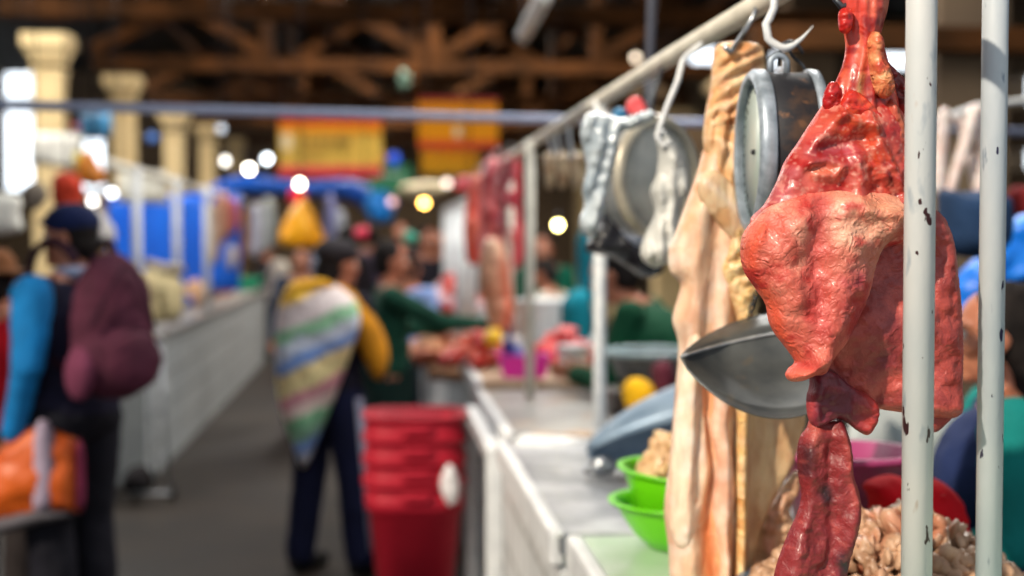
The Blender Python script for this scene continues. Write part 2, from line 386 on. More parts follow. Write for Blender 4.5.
# back wall with a row of window openings high up
def wall_with_openings(name, u0, u1, z0, z1, holes, pos, axis, m, t=.2):
    bm = bmesh.new(); us = sorted({u0, u1, *[h[0] for h in holes], *[h[1] for h in holes]}); zs = sorted({z0, z1, *[h[2] for h in holes], *[h[3] for h in holes]})
    for a, b in zip(us[:-1], us[1:]):
        for c, d in zip(zs[:-1], zs[1:]):
            if any(h[0] <= a and h[1] >= b and h[2] <= c and h[3] >= d for h in holes): continue
            if axis == 'x': box(bm, ((a + b) / 2, pos, (c + d) / 2), (b - a, t, d - c))
            else: box(bm, (pos, (a + b) / 2, (c + d) / 2), (t, b - a, d - c))
    bmesh.ops.remove_doubles(bm, verts=bm.verts, dist=1e-4)
    return struct(name, bm, m)
def pxr(a, b, c, d, Y):     # a pixel rectangle as (x0,x1,z0,z1) on the plane at depth Y
    p, q = at(a, d, Y), at(b, c, Y); return (round(p.x, 3), round(q.x, 3), round(p.z, 3), round(q.z, 3))
bh = [pxr(2, 34, 64, 98, YW), pxr(2, 34, 112, 190, YW), pxr(76, 104, 140, 190, YW), pxr(690, 734, 49, 69, YW), pxr(772, 800, 47, 70, YW), pxr(806, 828, 46, 66, YW), pxr(880, 915, 44, 68, YW), pxr(628, 646, 50, 64, YW), pxr(952, 968, 50, 64, YW)]
wall_with_openings('wall_back', -9, 15, 0, 9, bh, YW, 'x', M_wall)
lh = [(19.0, 22.0, 3.9, 4.9), (24.0, 31.0, 3.0, 5.0), (12.0, 15.5, 1.3, 3.6)]
wall_with_openings('wall_left', 3.0, YW, 0, 5.2, lh, -8.2, 'y', M_wall)
rh = [(26.5, 29.6, 4.25, 4.85), (27.0, 29.4, 2.95, 3.35)]
wall_with_openings('wall_right', 3.0, YW, 0, 7, rh, 13.2, 'y', M_wall)
# roof sheets: nave (two slopes) and side aisles; the market is open to the sky in front of y = 2
def sheet(pts, t=.04):
    bm = bmesh.new(); vs = [bm.verts.new(p) for p in pts]; f = bm.faces.new(vs)
    r = bmesh.ops.extrude_face_region(bm, geom=[f]); bmesh.ops.translate(bm, vec=(0, 0, t), verts=[g for g in r['geom'] if isinstance(g, bmesh.types.BMVert)])
    bmesh.ops.recalc_face_normals(bm, faces=bm.faces); return bm
Y0R = 1.45; XL, XC, XR = -3.1, .65, 4.4
def roofz(x): return 5.08 if x < XL - .3 else (6.55 if x > XR + .3 else 6.07 - 1.75 * abs(x - XC) / 4.05)
ceil = empty('ceiling', (XC, 20, 5.0)); ceil['kind'] = 'structure'
link('roof_sheet', sheet([(XL - .3, Y0R, 4.35), (XC, Y0R, 6.1), (XC, YW, 6.1), (XL - .3, YW, 4.35)]), M_roof, ceil, smooth=False)
link('roof_sheet', sheet([(XC, Y0R, 6.1), (XR + .3, Y0R, 4.35), (XR + .3, YW, 4.35), (XC, YW, 6.1)]), M_roof, ceil, smooth=False)
link('roof_sheet', sheet([(-8.6, Y0R, 5.1), (XL - .3, Y0R, 5.3), (XL - .3, YW, 5.3), (-8.6, YW, 5.1)]), M_roof, ceil, smooth=False)
link('roof_sheet', sheet([(XR + .3, Y0R, 6.6), (13.4, Y0R, 6.6), (13.4, YW, 6.6), (XR + .3, YW, 6.6)]), M_roof, ceil, smooth=False)
# purlins under the nave roof are part of it
bm = bmesh.new()
for s in (-1, 1):
    for k in (.15, .4, .65, .9):
        x = XC + s * 3.9 * k; z = 6.1 - 1.75 * k - .1
        beam(bm, (x, Y0R, z), (x, YW, z), .08, .1)
link('purlins', bm, M_truss, ceil, smooth=False)
YS = [13.3, 17.4, 21.5, 25.6, 30.2]
where = ['nearest', 'second', 'third', 'fourth', 'farthest']
for i, y in enumerate(YS):
    tr = empty('roof_truss', (XC, y, 3.46), '%s brown wooden roof truss spanning between the cream columns' % where[i], 'roof truss', 'roof trusses')
    def tb(n, a, b, w, t=.16): bm = bmesh.new(); beam(bm, (a[0], y, a[1]), (b[0], y, b[1]), w, t, .006); link(n, bm, M_truss, tr, smooth=False)
    tb('tie_beam', (XL - .3, 3.6), (XR + .3, 3.6), .24)
    tb('rafter', (XL - .3, 3.75), (XC, 5.85), .2); tb('rafter', (XR + .3, 3.75), (XC, 5.85), .2)
    tb('king_post', (XC, 3.7), (XC, 5.8), .2)
    for s in (-1, 1):
        tb('strut', (XC + s * .1, 3.75), (XC + s * 2.0, 4.85), .14); tb('queen_post', (XC + s * 2.0, 3.7), (XC + s * 2.0, 4.8), .14)
        tb('strut', (XC + s * 2.05, 3.75), (XC + s * 3.0, 4.3), .12)
def column(x, y, w, ztop, label, grp, M_cream=M_cream):
    c = empty('column', (x, y, 0), label, 'column', grp)
    bm = bmesh.new(); box(bm, (x, y, (ztop - .3) / 2), (w, w, ztop - .3), .02); link('shaft', bm, M_cream, c, smooth=False)
    bm = bmesh.new()
    for a, b, z0, z1 in ((w * 1.12, w * 1.12, ztop - .34, ztop - .30), (w * 1.0, w * 1.45, ztop - .25, ztop - .11), (w * 1.62, w * 1.62, ztop - .11, ztop)):
        r = bmesh.ops.create_cone(bm, cap_ends=True, segments=4, radius1=a * .7071, radius2=b * .7071, depth=z1 - z0, matrix=Matrix.Translation((x, y, (z0 + z1) / 2)) @ Matrix.Rotation(math.pi / 4, 4, 'Z'))
    link('capital', bm, M_cream, c, smooth=False)
for i, y in enumerate(YS):
    column(floorx([51, 125, 175, 208, 236][i], y), y, .26, at(50, [36, 76, 111, 124, 138][i], y).z, '%s square cream column with flared capital in the left row' % where[i].replace('second', 'second nearest'), 'cream columns of the left row')
    if i > 0: column(XR, y, .42, 3.46, '%s square cream column with flared capital in the right row behind the meat' % ['', 'nearest', 'second', 'third', 'farthest'][i], 'cream columns of the right row')
column(floorx(957, 9.5), 9.5, .5, 4.3, 'wide beige column seen between the two foreground poles', 'beige columns behind the poles', M_wall)
column(floorx(806, 15.0), 15.0, .5, 4.3, 'beige column seen above the hanging lungs', 'beige columns behind the poles', M_wall)
# crossbeam behind the right stalls
bm = bmesh.new(); beam(bm, (2.4, 9.1, 1.5 + 205 / F * 9.1), (6.5, 9.1, 1.5 + 205 / F * 9.1), .22, .16, .01)
o = link('roof_beam', bm, M_truss, smooth=False); tag(o, 'dark brown roof beam running behind the beige column at right', 'beam')
# fluorescent fitting hanging in the roof
p, q = at(545, -6, 6.0), at(523, 36, 7.2)
fx = empty('fluorescent_fitting', (p + q) / 2, 'narrow white fluorescent lamp fitting hanging under the roof at top centre', 'lamp')
bm = bmesh.new(); beam(bm, p, q, .07, .04, .004); link('housing', bm, M_edge, fx, smooth=False)
tb_ = Vector((.0, 0, -.03)); link('tube', T_([p + tb_, q + tb_], .013, 10), mat('tube_glass', (225, 225, 215), rough=.2), fx)
for e in (p, q): link('hanger_wire', T_([e, e + Vector((0, 0, 1.1))], .004, 6), M_wire, fx)
# ------------------------------------------------------------------ right hand counters
ZC = .9
def counter(x0, x1, y0, y1, z, label, top, side, lip=.012, name='market_counter', ledge=None):
    c = empty(name, ((x0 + x1) / 2, (y0 + y1) / 2, 0), label, 'counter', 'white market counters')
    link('base', bx(x0 + lip, x1 - lip, y0 + lip, y1 - lip, 0, z - .045), side, c, smooth=False)
    link('worktop', bx(x0, x1, y0, y1, z - .05, z, .008), top, c, smooth=False)
    link('edge_strip', bx(x0 - .012, x0 + .022, y0, y1, z - .07, z + .004, .01), M_edge, c, smooth=False)
    return c
counter(.385, 1.1, 1.15, 2.84, ZC, 'nearest market counter, greenish white, under the tripe heap and lime bowls', M_gtop, M_tile_side)
c1 = counter(.355, 1.06, 2.87, 4.22, ZC, 'white tiled market counter with wet grey worktop and rounded far corner', M_top, M_tile)
bm = bmesh.new(); cap(bm, (.43, 4.14, ZC - .02), (.62, 4.14, ZC - .02), .05, .035); link('corner_cushion', bm, M_edge, c1)
c2 = counter(.40, 1.12, 4.42, 5.75, ZC - .01, 'dull worktop counter behind the rounded tiled corner, pale wooden post standing on it', M_top2, M_tile_side)
c3 = counter(.40, 1.12, 5.80, 7.0, ZC + .02, 'far brown-topped counter carrying the pink basket and white mug', mat('brown_worktop', (186, 160, 132), (150, 120, 92), sc=6, rough=.5), M_tile_side)
# white board rails on the front of the counters
bm = bmesh.new(); beam(bm, (.36, 4.5, .82), (.36, 5.6, .82), .05, .05, .006)
for y in (4.5, 5.6): beam(bm, (.36, y, 0), (.36, y, .84), .05, .05, .006)
tag(link('barrier_rail', bm, M_edge, smooth=False), 'low white barrier rail along the counter front beside the red bins', 'rail')
t = empty('display_table', (.62, 8.0, 0), 'low white-legged display table under the pale meat pile', 'table')
link('tabletop', bx(.24, .68, 7.1, 8.8, .80, .85, .01), M_wood, t, smooth=False)
for x, y in ((.28, 7.15), (.62, 7.15), (.28, 8.75), (.62, 8.75)): link('leg', bx(x - .03, x + .05, y - .04, y + .04, 0, .80, .005), M_edge, t, smooth=False)
link('apron', bx(.25, .67, 7.12, 7.15, .66, .8), M_tile_side, t, smooth=False)
# ------------------------------------------------------------------ the near stall frame: rail and posts
XP = .6
fr = empty('stall_frame', (XP, 4.0, ZC), 'long cream steel stall rail on slim posts, running away above the counters', 'stall frame')
ZR = 1.5 + .243 * 1.0 * .0 + .385
link('rail', T_([(XP + .035, .9, ZR), (XP + .01, 3.0, ZR), (XP, 7.6, ZR)], .019, 16), M_rail, fr)
for px, Y, z0 in ((600, 3.88, ZC), (530, 5.45, ZC - .01)):
    x = floorx(px, Y); link('post', T_([(x, Y, z0), (x, Y, ZR)], .018, 16), M_rail if px < 590 else M_hookw, fr)
link('post', T_([(XP, 6.55, ZC + .02), (XP, 6.55, ZR)], .018, 16), M_rail, fr)
x = floorx(921.5, 1.58)
tag(link('steel_post', T_([(x - .002, 1.58, ZC + .001), (x - .003, 1.58, 2.6)], .0176, 40), M_pole), 'foreground white painted steel post with chipped dark spots, in front of the lungs', 'post')
x = floorx(992, 1.80)
tag(link('steel_post', T_([(x, 1.80, ZC + .001), (x + .002, 1.80, 2.6)], .0168, 40), M_pole2), 'foreground blue-grey painted steel post, rightmost in the photo', 'post')
# blue-grey pipe across the hall
a, b = at(-330, 96, 5.0), at(1250, 138, 7.2)
tag(link('cross_pipe', T_([a, b], .0185, 14), M_blue_pipe), 'long blue-grey steel pipe crossing overhead from left to right', 'pipe')
# ------------------------------------------------------------------ the hanging pluck (lungs, windpipe, liver)
YL = 1.74
def J(px, py, s=.05, o=3, z=0): return fbm(px * s, py * s, z, o)
o0 = at(858, 20, YL)
pl = empty('hanging_lungs', at(850, 420, YL), 'raw red lungs with windpipe and a long dark strip hanging behind the foreground white post', 'meat')
# neck / windpipe bundle
def h_neck(X, Y):
    r = 0
    for ln, w, a in (([(858, -30), (860, 40), (850, 95), (846, 125)], 4.5, .007), ([(870, -30), (868, 40), (866, 110)], 4, .006), ([(850, -30), (850, 50), (838, 120)], 3, .006),
                     ([(882, -30), (876, 20), (872, 60)], 5, .007), ([(843, 60), (836, 90), (830, 112)], 3, .005)):
        r = r + a * ridge(X, Y, ln, w)
    return r + .0012 * J(X, Y, .1)
def c_neck(X, Y):
    return cmix((220, 72, 54), ((232, 120, 92), .75 * ridge(X, Y, [(868, -20), (864, 60), (858, 130)], 5)), ((150, 18, 20), (J(X, Y, .08) - .1) * 1.3), ((236, 196, 140), ridge(X, Y, [(856, 78), (851, 106)], 4)),
                ((170, 90, 70), np.clip((X - 872) / 12, 0, 1) * np.clip((45 - Y) / 40, 0, 1) * .8), ((240, 140, 100), .5 * (vn(X * .25, Y * .05) > .3)))
slab('windpipe', [(840, -60), (838, -10), (841, 20), (845, 45), (842, 65), (834, 84), (826, 98), (823, 112), (832, 135), (860, 140), (890, 140), (899, 110), (893, 80), (885, 50), (880, 40), (884, 22), (889, 0), (892, -60)], YL - .002, .020, M_raw, pl, res=2.2, h=h_neck, col=c_neck)
slab('gristle_lump', [(838, 14), (843, 8), (850, 9), (853, 18), (851, 30), (845, 34), (839, 30)], YL - .022, .010, M_raw, pl, res=2, h=lambda X, Y: .004 * J(X, Y, .25), col=lambda X, Y: cmix((196, 32, 28), ((235, 70, 50), J(X, Y, .2))))
slab('fat_lump', [(872, 32), (880, 34), (884, 46), (884, 58), (890, 70), (894, 84), (892, 94), (884, 99), (876, 94), (871, 80), (868, 60), (867, 42)], YL - .026, .018, M_fat, pl, res=2.2, h=lambda X, Y: .003 * J(X, Y, .15), col=lambda X, Y: cmix((222, 116, 74), ((238, 168, 116), J(X, Y, .12) + .3), ((196, 66, 44), J(X, Y, .1, z=4) - .1)))
slab('dark_gland', [(880, 55), (892, 66), (906, 80), (916, 92), (918, 112), (906, 118), (895, 108), (888, 96)], YL + .012, .014, M_raw, pl, res=2.4, h=lambda X, Y: .005 * J(X, Y, .2), col=lambda X, Y: cmix((122, 20, 24), ((178, 40, 36), J(X, Y, .15))))
slab('throat_flap', [(842, 98), (852, 90), (864, 96), (874, 106), (884, 116), (890, 122), (882, 126), (866, 120), (852, 118), (840, 114)], YL - .024, .009, M_raw, pl, res=2.2, h=lambda X, Y: .003 * J(X, Y, .2), col=lambda X, Y: cmix((208, 48, 34), ((236, 96, 60), J(X, Y, .15) + .2)))
slab('gland_cluster', [(830, 82), (838, 84), (842, 96), (838, 108), (828, 112), (822, 104), (824, 92)], YL - .012, .012, M_raw, pl, res=2.2, h=lambda X, Y: .004 * J(X, Y, .3), col=lambda X, Y: cmix((176, 24, 26), ((214, 54, 40), J(X, Y, .2))))
# membrane-wrapped middle
def h_mem(X, Y):
    r = 0
    for ln, w, a in (([(838, 108), (800, 150), (765, 205), (748, 225)], 9, .010), ([(800, 165), (818, 160), (832, 168), (824, 178), (808, 176)], 5, .009), ([(846, 150), (850, 190), (842, 232)], 8, .010),
                     ([(858, 108), (866, 140), (886, 180), (896, 210)], 6, .010), ([(862, 150), (880, 190), (888, 200)], 4, .008), ([(835, 118), (855, 126), (866, 130)], 6, .008)):
        r = r + a * ridge(X, Y, ln, w)
    r = r - .012 * ridge(X, Y, [(820, 150), (845, 146), (858, 140)], 9) - .014 * ridge(X, Y, [(868, 185), (886, 196)], 7)
    return r + .002 * J(X, Y, .09) + .004 * np.clip(J(X, Y, .16, z=7, o=2), -.1, 1) * np.clip((X - 840) / 25, 0, 1) * np.clip((Y - 135) / 30, 0, 1)
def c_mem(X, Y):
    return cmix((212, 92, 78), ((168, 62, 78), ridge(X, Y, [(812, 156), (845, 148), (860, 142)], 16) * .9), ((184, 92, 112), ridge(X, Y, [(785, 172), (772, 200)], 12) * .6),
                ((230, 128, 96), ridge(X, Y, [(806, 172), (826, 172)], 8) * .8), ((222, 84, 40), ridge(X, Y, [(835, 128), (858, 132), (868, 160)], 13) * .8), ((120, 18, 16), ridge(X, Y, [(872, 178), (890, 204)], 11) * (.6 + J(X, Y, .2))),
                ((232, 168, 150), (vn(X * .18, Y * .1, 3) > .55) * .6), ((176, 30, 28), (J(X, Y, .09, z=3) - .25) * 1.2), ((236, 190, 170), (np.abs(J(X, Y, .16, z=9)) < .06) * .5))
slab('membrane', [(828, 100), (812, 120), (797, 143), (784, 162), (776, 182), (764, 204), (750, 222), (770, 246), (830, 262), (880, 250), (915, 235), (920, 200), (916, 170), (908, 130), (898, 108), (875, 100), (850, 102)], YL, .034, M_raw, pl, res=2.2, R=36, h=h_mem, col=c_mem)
slab('side_muscle', [(886, 100), (896, 104), (906, 130), (918, 170), (928, 205), (930, 240), (912, 240), (900, 205), (890, 165), (884, 130)], YL - .012, .018, M_raw, pl, res=2.4, h=lambda X, Y: .004 * J(X, Y, .12), col=lambda X, Y: cmix((196, 88, 62), ((150, 30, 28), J(X, Y, .08)), ((216, 136, 92), ridge(X, Y, [(896, 110), (908, 150), (918, 200)], 4) * .6)))
# left (front) lobe
def h_ll(X, Y):
    r = .010 * ridge(X, Y, [(838, 205), (836, 250), (830, 300), (812, 355)], 16) + .010 * ridge(X, Y, [(790, 225), (776, 262), (785, 300)], 14)
    r = r - .006 * ridge(X, Y, [(812, 205), (806, 250), (812, 300), (806, 340)], 9) + .012 * ridge(X, Y, [(800, 372), (815, 360)], 10) + .012 * ridge(X, Y, [(855, 210), (886, 216), (884, 232)], 12)
    r = r + .006 * ridge(X, Y, [(758, 228), (746, 250), (750, 276), (768, 304), (776, 332), (792, 356)], 4)
    return r + .004 * J(X, Y, .045, z=2) + .0010 * J(X, Y, .2, z=5)
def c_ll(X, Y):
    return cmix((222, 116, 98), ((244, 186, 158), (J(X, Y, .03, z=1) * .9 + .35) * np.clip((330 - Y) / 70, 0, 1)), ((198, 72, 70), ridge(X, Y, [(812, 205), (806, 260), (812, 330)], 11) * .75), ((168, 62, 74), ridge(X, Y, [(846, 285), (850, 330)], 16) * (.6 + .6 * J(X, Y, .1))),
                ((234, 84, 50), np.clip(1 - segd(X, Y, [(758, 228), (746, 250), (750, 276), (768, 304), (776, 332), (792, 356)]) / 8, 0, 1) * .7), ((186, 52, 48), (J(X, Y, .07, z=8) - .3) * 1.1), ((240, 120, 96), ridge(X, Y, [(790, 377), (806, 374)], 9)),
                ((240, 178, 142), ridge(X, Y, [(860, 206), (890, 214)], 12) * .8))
slab('front_lobe', [(770, 206), (752, 221), (742, 236), (740, 254), (744, 272), (756, 290), (765, 304), (768, 320), (774, 333), (784, 346), (792, 357), (794, 363), (788, 368), (785, 375), (790, 381), (802, 381), (814, 376), (824, 374),
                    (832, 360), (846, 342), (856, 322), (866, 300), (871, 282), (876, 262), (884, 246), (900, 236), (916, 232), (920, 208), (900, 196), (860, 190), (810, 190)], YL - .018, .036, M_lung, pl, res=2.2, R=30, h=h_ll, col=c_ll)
# right (rear) lobe
def h_rl(X, Y):
    return .010 * J(X, Y, .022, z=3) + .0015 * J(X, Y, .2) + .008 * ridge(X, Y, [(850, 330), (900, 330)], 30)
def c_rl(X, Y):
    return cmix((196, 86, 76), ((160, 66, 66), np.clip(J(X, Y, .03, z=6) * 1.2, 0, .8)), ((214, 108, 90), ridge(X, Y, [(828, 376), (850, 394), (880, 406), (920, 410)], 12) * .7), ((128, 44, 52), np.clip(J(X, Y, .05, z=12) - .35, 0, .6)), ((176, 72, 62), np.clip((X - 930) / 12, 0, 1) * .7))
slab('rear_lobe', [(850, 215), (880, 205), (910, 196), (936, 210), (946, 222), (953, 242), (957, 270), (961, 310), (963, 350), (962, 385), (962, 408), (956, 417), (944, 419), (930, 418), (905, 413), (880, 409), (860, 402), (842, 392), (826, 378), (815, 360), (820, 300), (835, 250)], YL + .03, .026, M_lung2, pl, res=2.6, R=26, h=h_rl, col=c_rl)
slab('lobe_tail', [(918, 400), (944, 405), (952, 416), (946, 424), (936, 432), (924, 428)], YL + .034, .010, M_lung2, pl, res=3, col=lambda X, Y: cmix((170, 66, 60), ((140, 40, 44), J(X, Y, .1))))
# purple lobe and the long strip
slab('purple_lobe', [(812, 362), (809, 385), (806, 400), (808, 418), (815, 428), (824, 425), (836, 419), (846, 422), (856, 430), (868, 435), (876, 424), (879, 408), (870, 396), (850, 385), (835, 372)], YL + .012, .018, M_lung2, pl, res=2.3, R=12,
     h=lambda X, Y: .006 * J(X, Y, .07) + .006 * ridge(X, Y, [(812, 380), (812, 420)], 5), col=lambda X, Y: cmix((112, 36, 52), ((146, 50, 66), J(X, Y, .08)), ((188, 62, 58), np.clip((X - 846) / 20, 0, 1)), ((196, 80, 84), ridge(X, Y, [(808, 380), (808, 420)], 3))))
def h_st(X, Y): return .010 * ridge(X, Y, [(842, 430), (846, 470), (852, 500), (845, 540)], 8) + .006 * ridge(X, Y, [(808, 430), (804, 470), (802, 520), (788, 570)], 7) - .007 * ridge(X, Y, [(828, 425), (826, 480), (830, 540), (818, 590)], 6) + .004 * J(X, Y, .06) + .0009 * J(X, Y, .2)
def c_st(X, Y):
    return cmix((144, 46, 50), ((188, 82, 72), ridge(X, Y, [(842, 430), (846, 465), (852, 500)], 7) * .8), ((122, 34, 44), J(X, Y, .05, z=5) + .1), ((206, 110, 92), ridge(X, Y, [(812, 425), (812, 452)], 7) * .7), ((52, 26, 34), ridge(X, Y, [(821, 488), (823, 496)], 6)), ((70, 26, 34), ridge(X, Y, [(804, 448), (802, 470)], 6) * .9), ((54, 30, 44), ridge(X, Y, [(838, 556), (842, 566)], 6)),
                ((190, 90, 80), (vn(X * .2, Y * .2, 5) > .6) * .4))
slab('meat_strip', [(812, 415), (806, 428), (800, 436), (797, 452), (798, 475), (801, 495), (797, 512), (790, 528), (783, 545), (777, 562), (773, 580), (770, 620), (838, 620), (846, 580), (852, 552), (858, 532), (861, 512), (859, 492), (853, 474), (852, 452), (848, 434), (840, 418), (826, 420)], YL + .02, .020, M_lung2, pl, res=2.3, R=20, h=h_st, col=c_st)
# hook carrying it
bm = bmesh.new(); tube(bm, sm([(.645, YL, ZR + .02), (.63, YL, ZR + .028), (.612, YL, ZR + .02), tuple(at(838, -40, YL)), tuple(at(836, 0, YL - .004)), tuple(at(842, 7, YL - .01)), tuple(at(850, 2, YL - .004))], .008), .0045, 12)
tag(link('meat_hook', bm, M_wire), 'dark steel hook at the top edge holding the red windpipe', 'hook')
# ------------------------------------------------------------------ near scale, seen from its side
YSC = 2.06
sc_c = at(770, 152, YSC)
sc = empty('hanging_scale', sc_c, 'rusty round hanging scale seen edge-on beside the lungs, tin scoop slung under it', 'scale')
ang = math.radians(176.5)
def local_lathe(name, prof, m, par, c, axis, n=56):
    bm = lathe(prof, n); q = Vector(axis).to_track_quat('Z', 'Y').to_matrix().to_4x4()
    bmesh.ops.transform(bm, matrix=Matrix.Translation(c) @ q, verts=bm.verts); return link(name, bm, m, par)
ax = Vector((-.995, .085, .0)).normalized(); Rd = .118
cc = sc_c + Vector((.012, 0, 0))
hs = local_lathe('housing', [(0, -.045), (Rd - .012, -.045), (Rd - .002, -.041), (Rd - .002, .028), (Rd - .004, .03), (0, .03)], M_rust, sc, cc, ax)
local_lathe('back_rim', [(Rd - .01, -.053), (Rd + .002, -.052), (Rd + .003, -.040), (Rd - .001, -.037), (Rd - .01, -.045), (Rd - .01, -.053)], M_bezel, sc, cc, ax)
bz = local_lathe('bezel', [(Rd - .012, .046), (Rd - .004, .047), (Rd + .003, .040), (Rd + .003, .024), (Rd - .001, .022), (Rd - .012, .03), (Rd - .012, .046)], M_bezel, sc, cc, ax)
dl = local_lathe('dial', [(0, .034), (Rd - .012, .034), (Rd - .012, .032), (0, .032), (0, .034)], M_dial, sc, cc, ax)
def dial_marks(par, c, ax, R, off, m1, m2, needle=1.1):
    q = Vector(ax).to_track_quat('Z', 'Y').to_matrix(); bm = bmesh.new()
    for k in range(40):
        a = 2 * math.pi * k / 40; l = .014 if k % 5 == 0 else .007
        ctr = Vector(c) + q @ Vector(((R - l / 2 - .006) * math.cos(a), (R - l / 2 - .006) * math.sin(a), off))
        box(bm, ctr, (l, .0016, .001), 0, q @ Matrix.Rotation(a, 3, 'Z'))
    link('scale_marks', bm, m1, par, smooth=False)
    bm = bmesh.new()
    if m2 is not M_ink: box(bm, Vector(c) + q @ Vector((math.cos(needle) * R * .35, math.sin(needle) * R * .35, off + .003)), (R * .85, .005, .0015), 0, q @ Matrix.Rotation(needle, 3, 'Z'))
    cap(bm, Vector(c) + q @ Vector((0, 0, off)), Vector(c) + q @ Vector((0, 0, off + .002)), .004, .004)
    link('needle', bm, m2, par)
dial_marks(dl, cc, ax, Rd - .012, .0345, M_ink, M_ink)
top = sc_c + Vector((.012, 0, Rd))
link('top_lug', T_(sm([top + Vector((-.012, 0, -.004)), top + Vector((-.012, 0, .016)), top + Vector((0, 0, .024)), top + Vector((.012, 0, .016)), top + Vector((.012, 0, -.004))], .004), .005, 10), M_bezel, sc)
# rings, S hook, chain
hk = sm([tuple(at(776, -30, YSC)), tuple(at(774, 8, YSC)), tuple(at(766, 24, YSC)), tuple(at(768, 38, YSC)), tuple(at(778, 46, YSC)), tuple(at(787, 48, YSC)), tuple(at(800, 40, YSC)), tuple(at(813, 26, YSC))], .006)
n = len(hk); tag(link('meat_hook', T_([Vector((.625, YSC, ZR + .018)), *hk], [.006] * (n - 6) + [.0055, .005, .004, .003, .002, .001, .001]), M_hookw), 'thick white painted hook with pointed end carrying the rusty scale', 'hook')
link('ring', T_(sm([tuple(at(779, 66, YSC)), tuple(at(780, 50, YSC)), tuple(at(787, 42, YSC)), tuple(at(797, 44, YSC)), tuple(at(803, 54, YSC))], .004), .0028, 8), M_wire, sc)
link('ring', T_(sm([tuple(at(786, 44, YSC + .01)), tuple(at(792, 56, YSC + .01)), tuple(at(803, 66, YSC + .01)), tuple(at(808, 80, YSC + .01)), tuple(at(806, 92, YSC + .01))], .004), .0024, 8), M_wire, sc)
def chain(bm, a, b, link_l=.013, r=.0013):
    a, b = Vector(a), Vector(b); d = b - a; n = max(2, int(d.length / link_l)); q = d.to_track_quat('Z', 'Y').to_matrix()
    for k in range(n):
        c = a + d * (k + .5) / n; R_ = q @ Matrix.Rotation(math.pi / 2 * (k % 2), 3, 'Z'); pts = []
        for j in range(13):
            t = 2 * math.pi * j / 12; pts.append(c + R_ @ Vector((.0035 * math.cos(t), 0, link_l * .62 * math.sin(t))))
        tube(bm, pts, r, 6, False)
bm = bmesh.new(); chain(bm, at(808, 82, YSC + .01), at(822, 118, YSC + .02)); link('chain', bm, M_wire, sc)
# the scoop pan below: a half-moon tin pan slung from the scale
PC = at(757, 372, 2.04)
pan = empty('pan_sling', sc_c); 
COL.objects.unlink(pan); bpy.data.objects.remove(pan)
def pan_mesh():
    """shallow tin scoop: curved trough, open on the camera-right side, with an up-turned back wall"""
    bm = bmesh.new(); n = 26; m = 12; L = .30
    lx, rx = at(681, 357, 2.04), at(846, 350, 2.04)
    rows = []
    for i in range(n + 1):
        u = i / n
        # front lip and back lip as seen: lower edge bows down, upper edge bows up
        px = 681 + (850 - 681) * u
        low = 357 + 61 * math.sin(math.pi * min(1, u * .86 + .0)) ** .72
        mid = 357 - 33 * math.sin(math.pi * min(1, u * .62)) ** .9
        upp = 357 - 44 * math.sin(math.pi * min(1, u * .80)) ** .75
        row = []
        for j in range(m + 1):
            v = j / m
            if v < .72:
                w = v / .72; py = low + (mid - low) * w; Y = 1.985 + .16 * w + .03 * math.sin(math.pi * w)
            else:
                w = (v - .72) / .28; py = mid + (upp - mid) * w; Y = 2.145 + .05 * w
            Y = 2.04 + (Y - 2.04) * min(1, math.sin(math.pi * min(u * .9 + .02, .5)) * 1.4)
            row.append(bm.verts.new(at(px, py, Y)))
        rows.append(row)
    for a, b in zip(rows[:-1], rows[1:]):
        for j in range(m): bm.faces.new((a[j], b[j], b[j + 1], a[j + 1]))
    bmesh.ops.recalc_face_normals(bm, faces=bm.faces)
    lipm = [r[int(m * .72) + 0].co.copy() for r in rows]; low = [r[0].co.copy() for r in rows]; upp = [r[m].co.copy() for r in rows]
    return bm, lipm, low, upp
bm, lipm, low, upp = pan_mesh()
po = link('scoop_pan', bm, M_pan, sc); md = po.modifiers.new('thick', 'SOLIDIFY'); md.thickness = .0022; md.offset = 0
r1 = link('rolled_rim', T_([p + Vector((0, -.003, .001)) for p in lipm], .0026, 8), M_panrim, po)
link('rolled_rim', T_(low, .0016, 8), M_pan, po)
link('rolled_rim', T_(upp, .0016, 8), M_pan, po)
bm = bmesh.new()
bot = sc_c + Vector((.012, 0, -Rd))
for tgt in (at(748, 318, 2.16),): chain(bm, bot, tgt)
chain(bm, bot, at(820, 352, 1.99)); link('chain', bm, M_wire, sc)
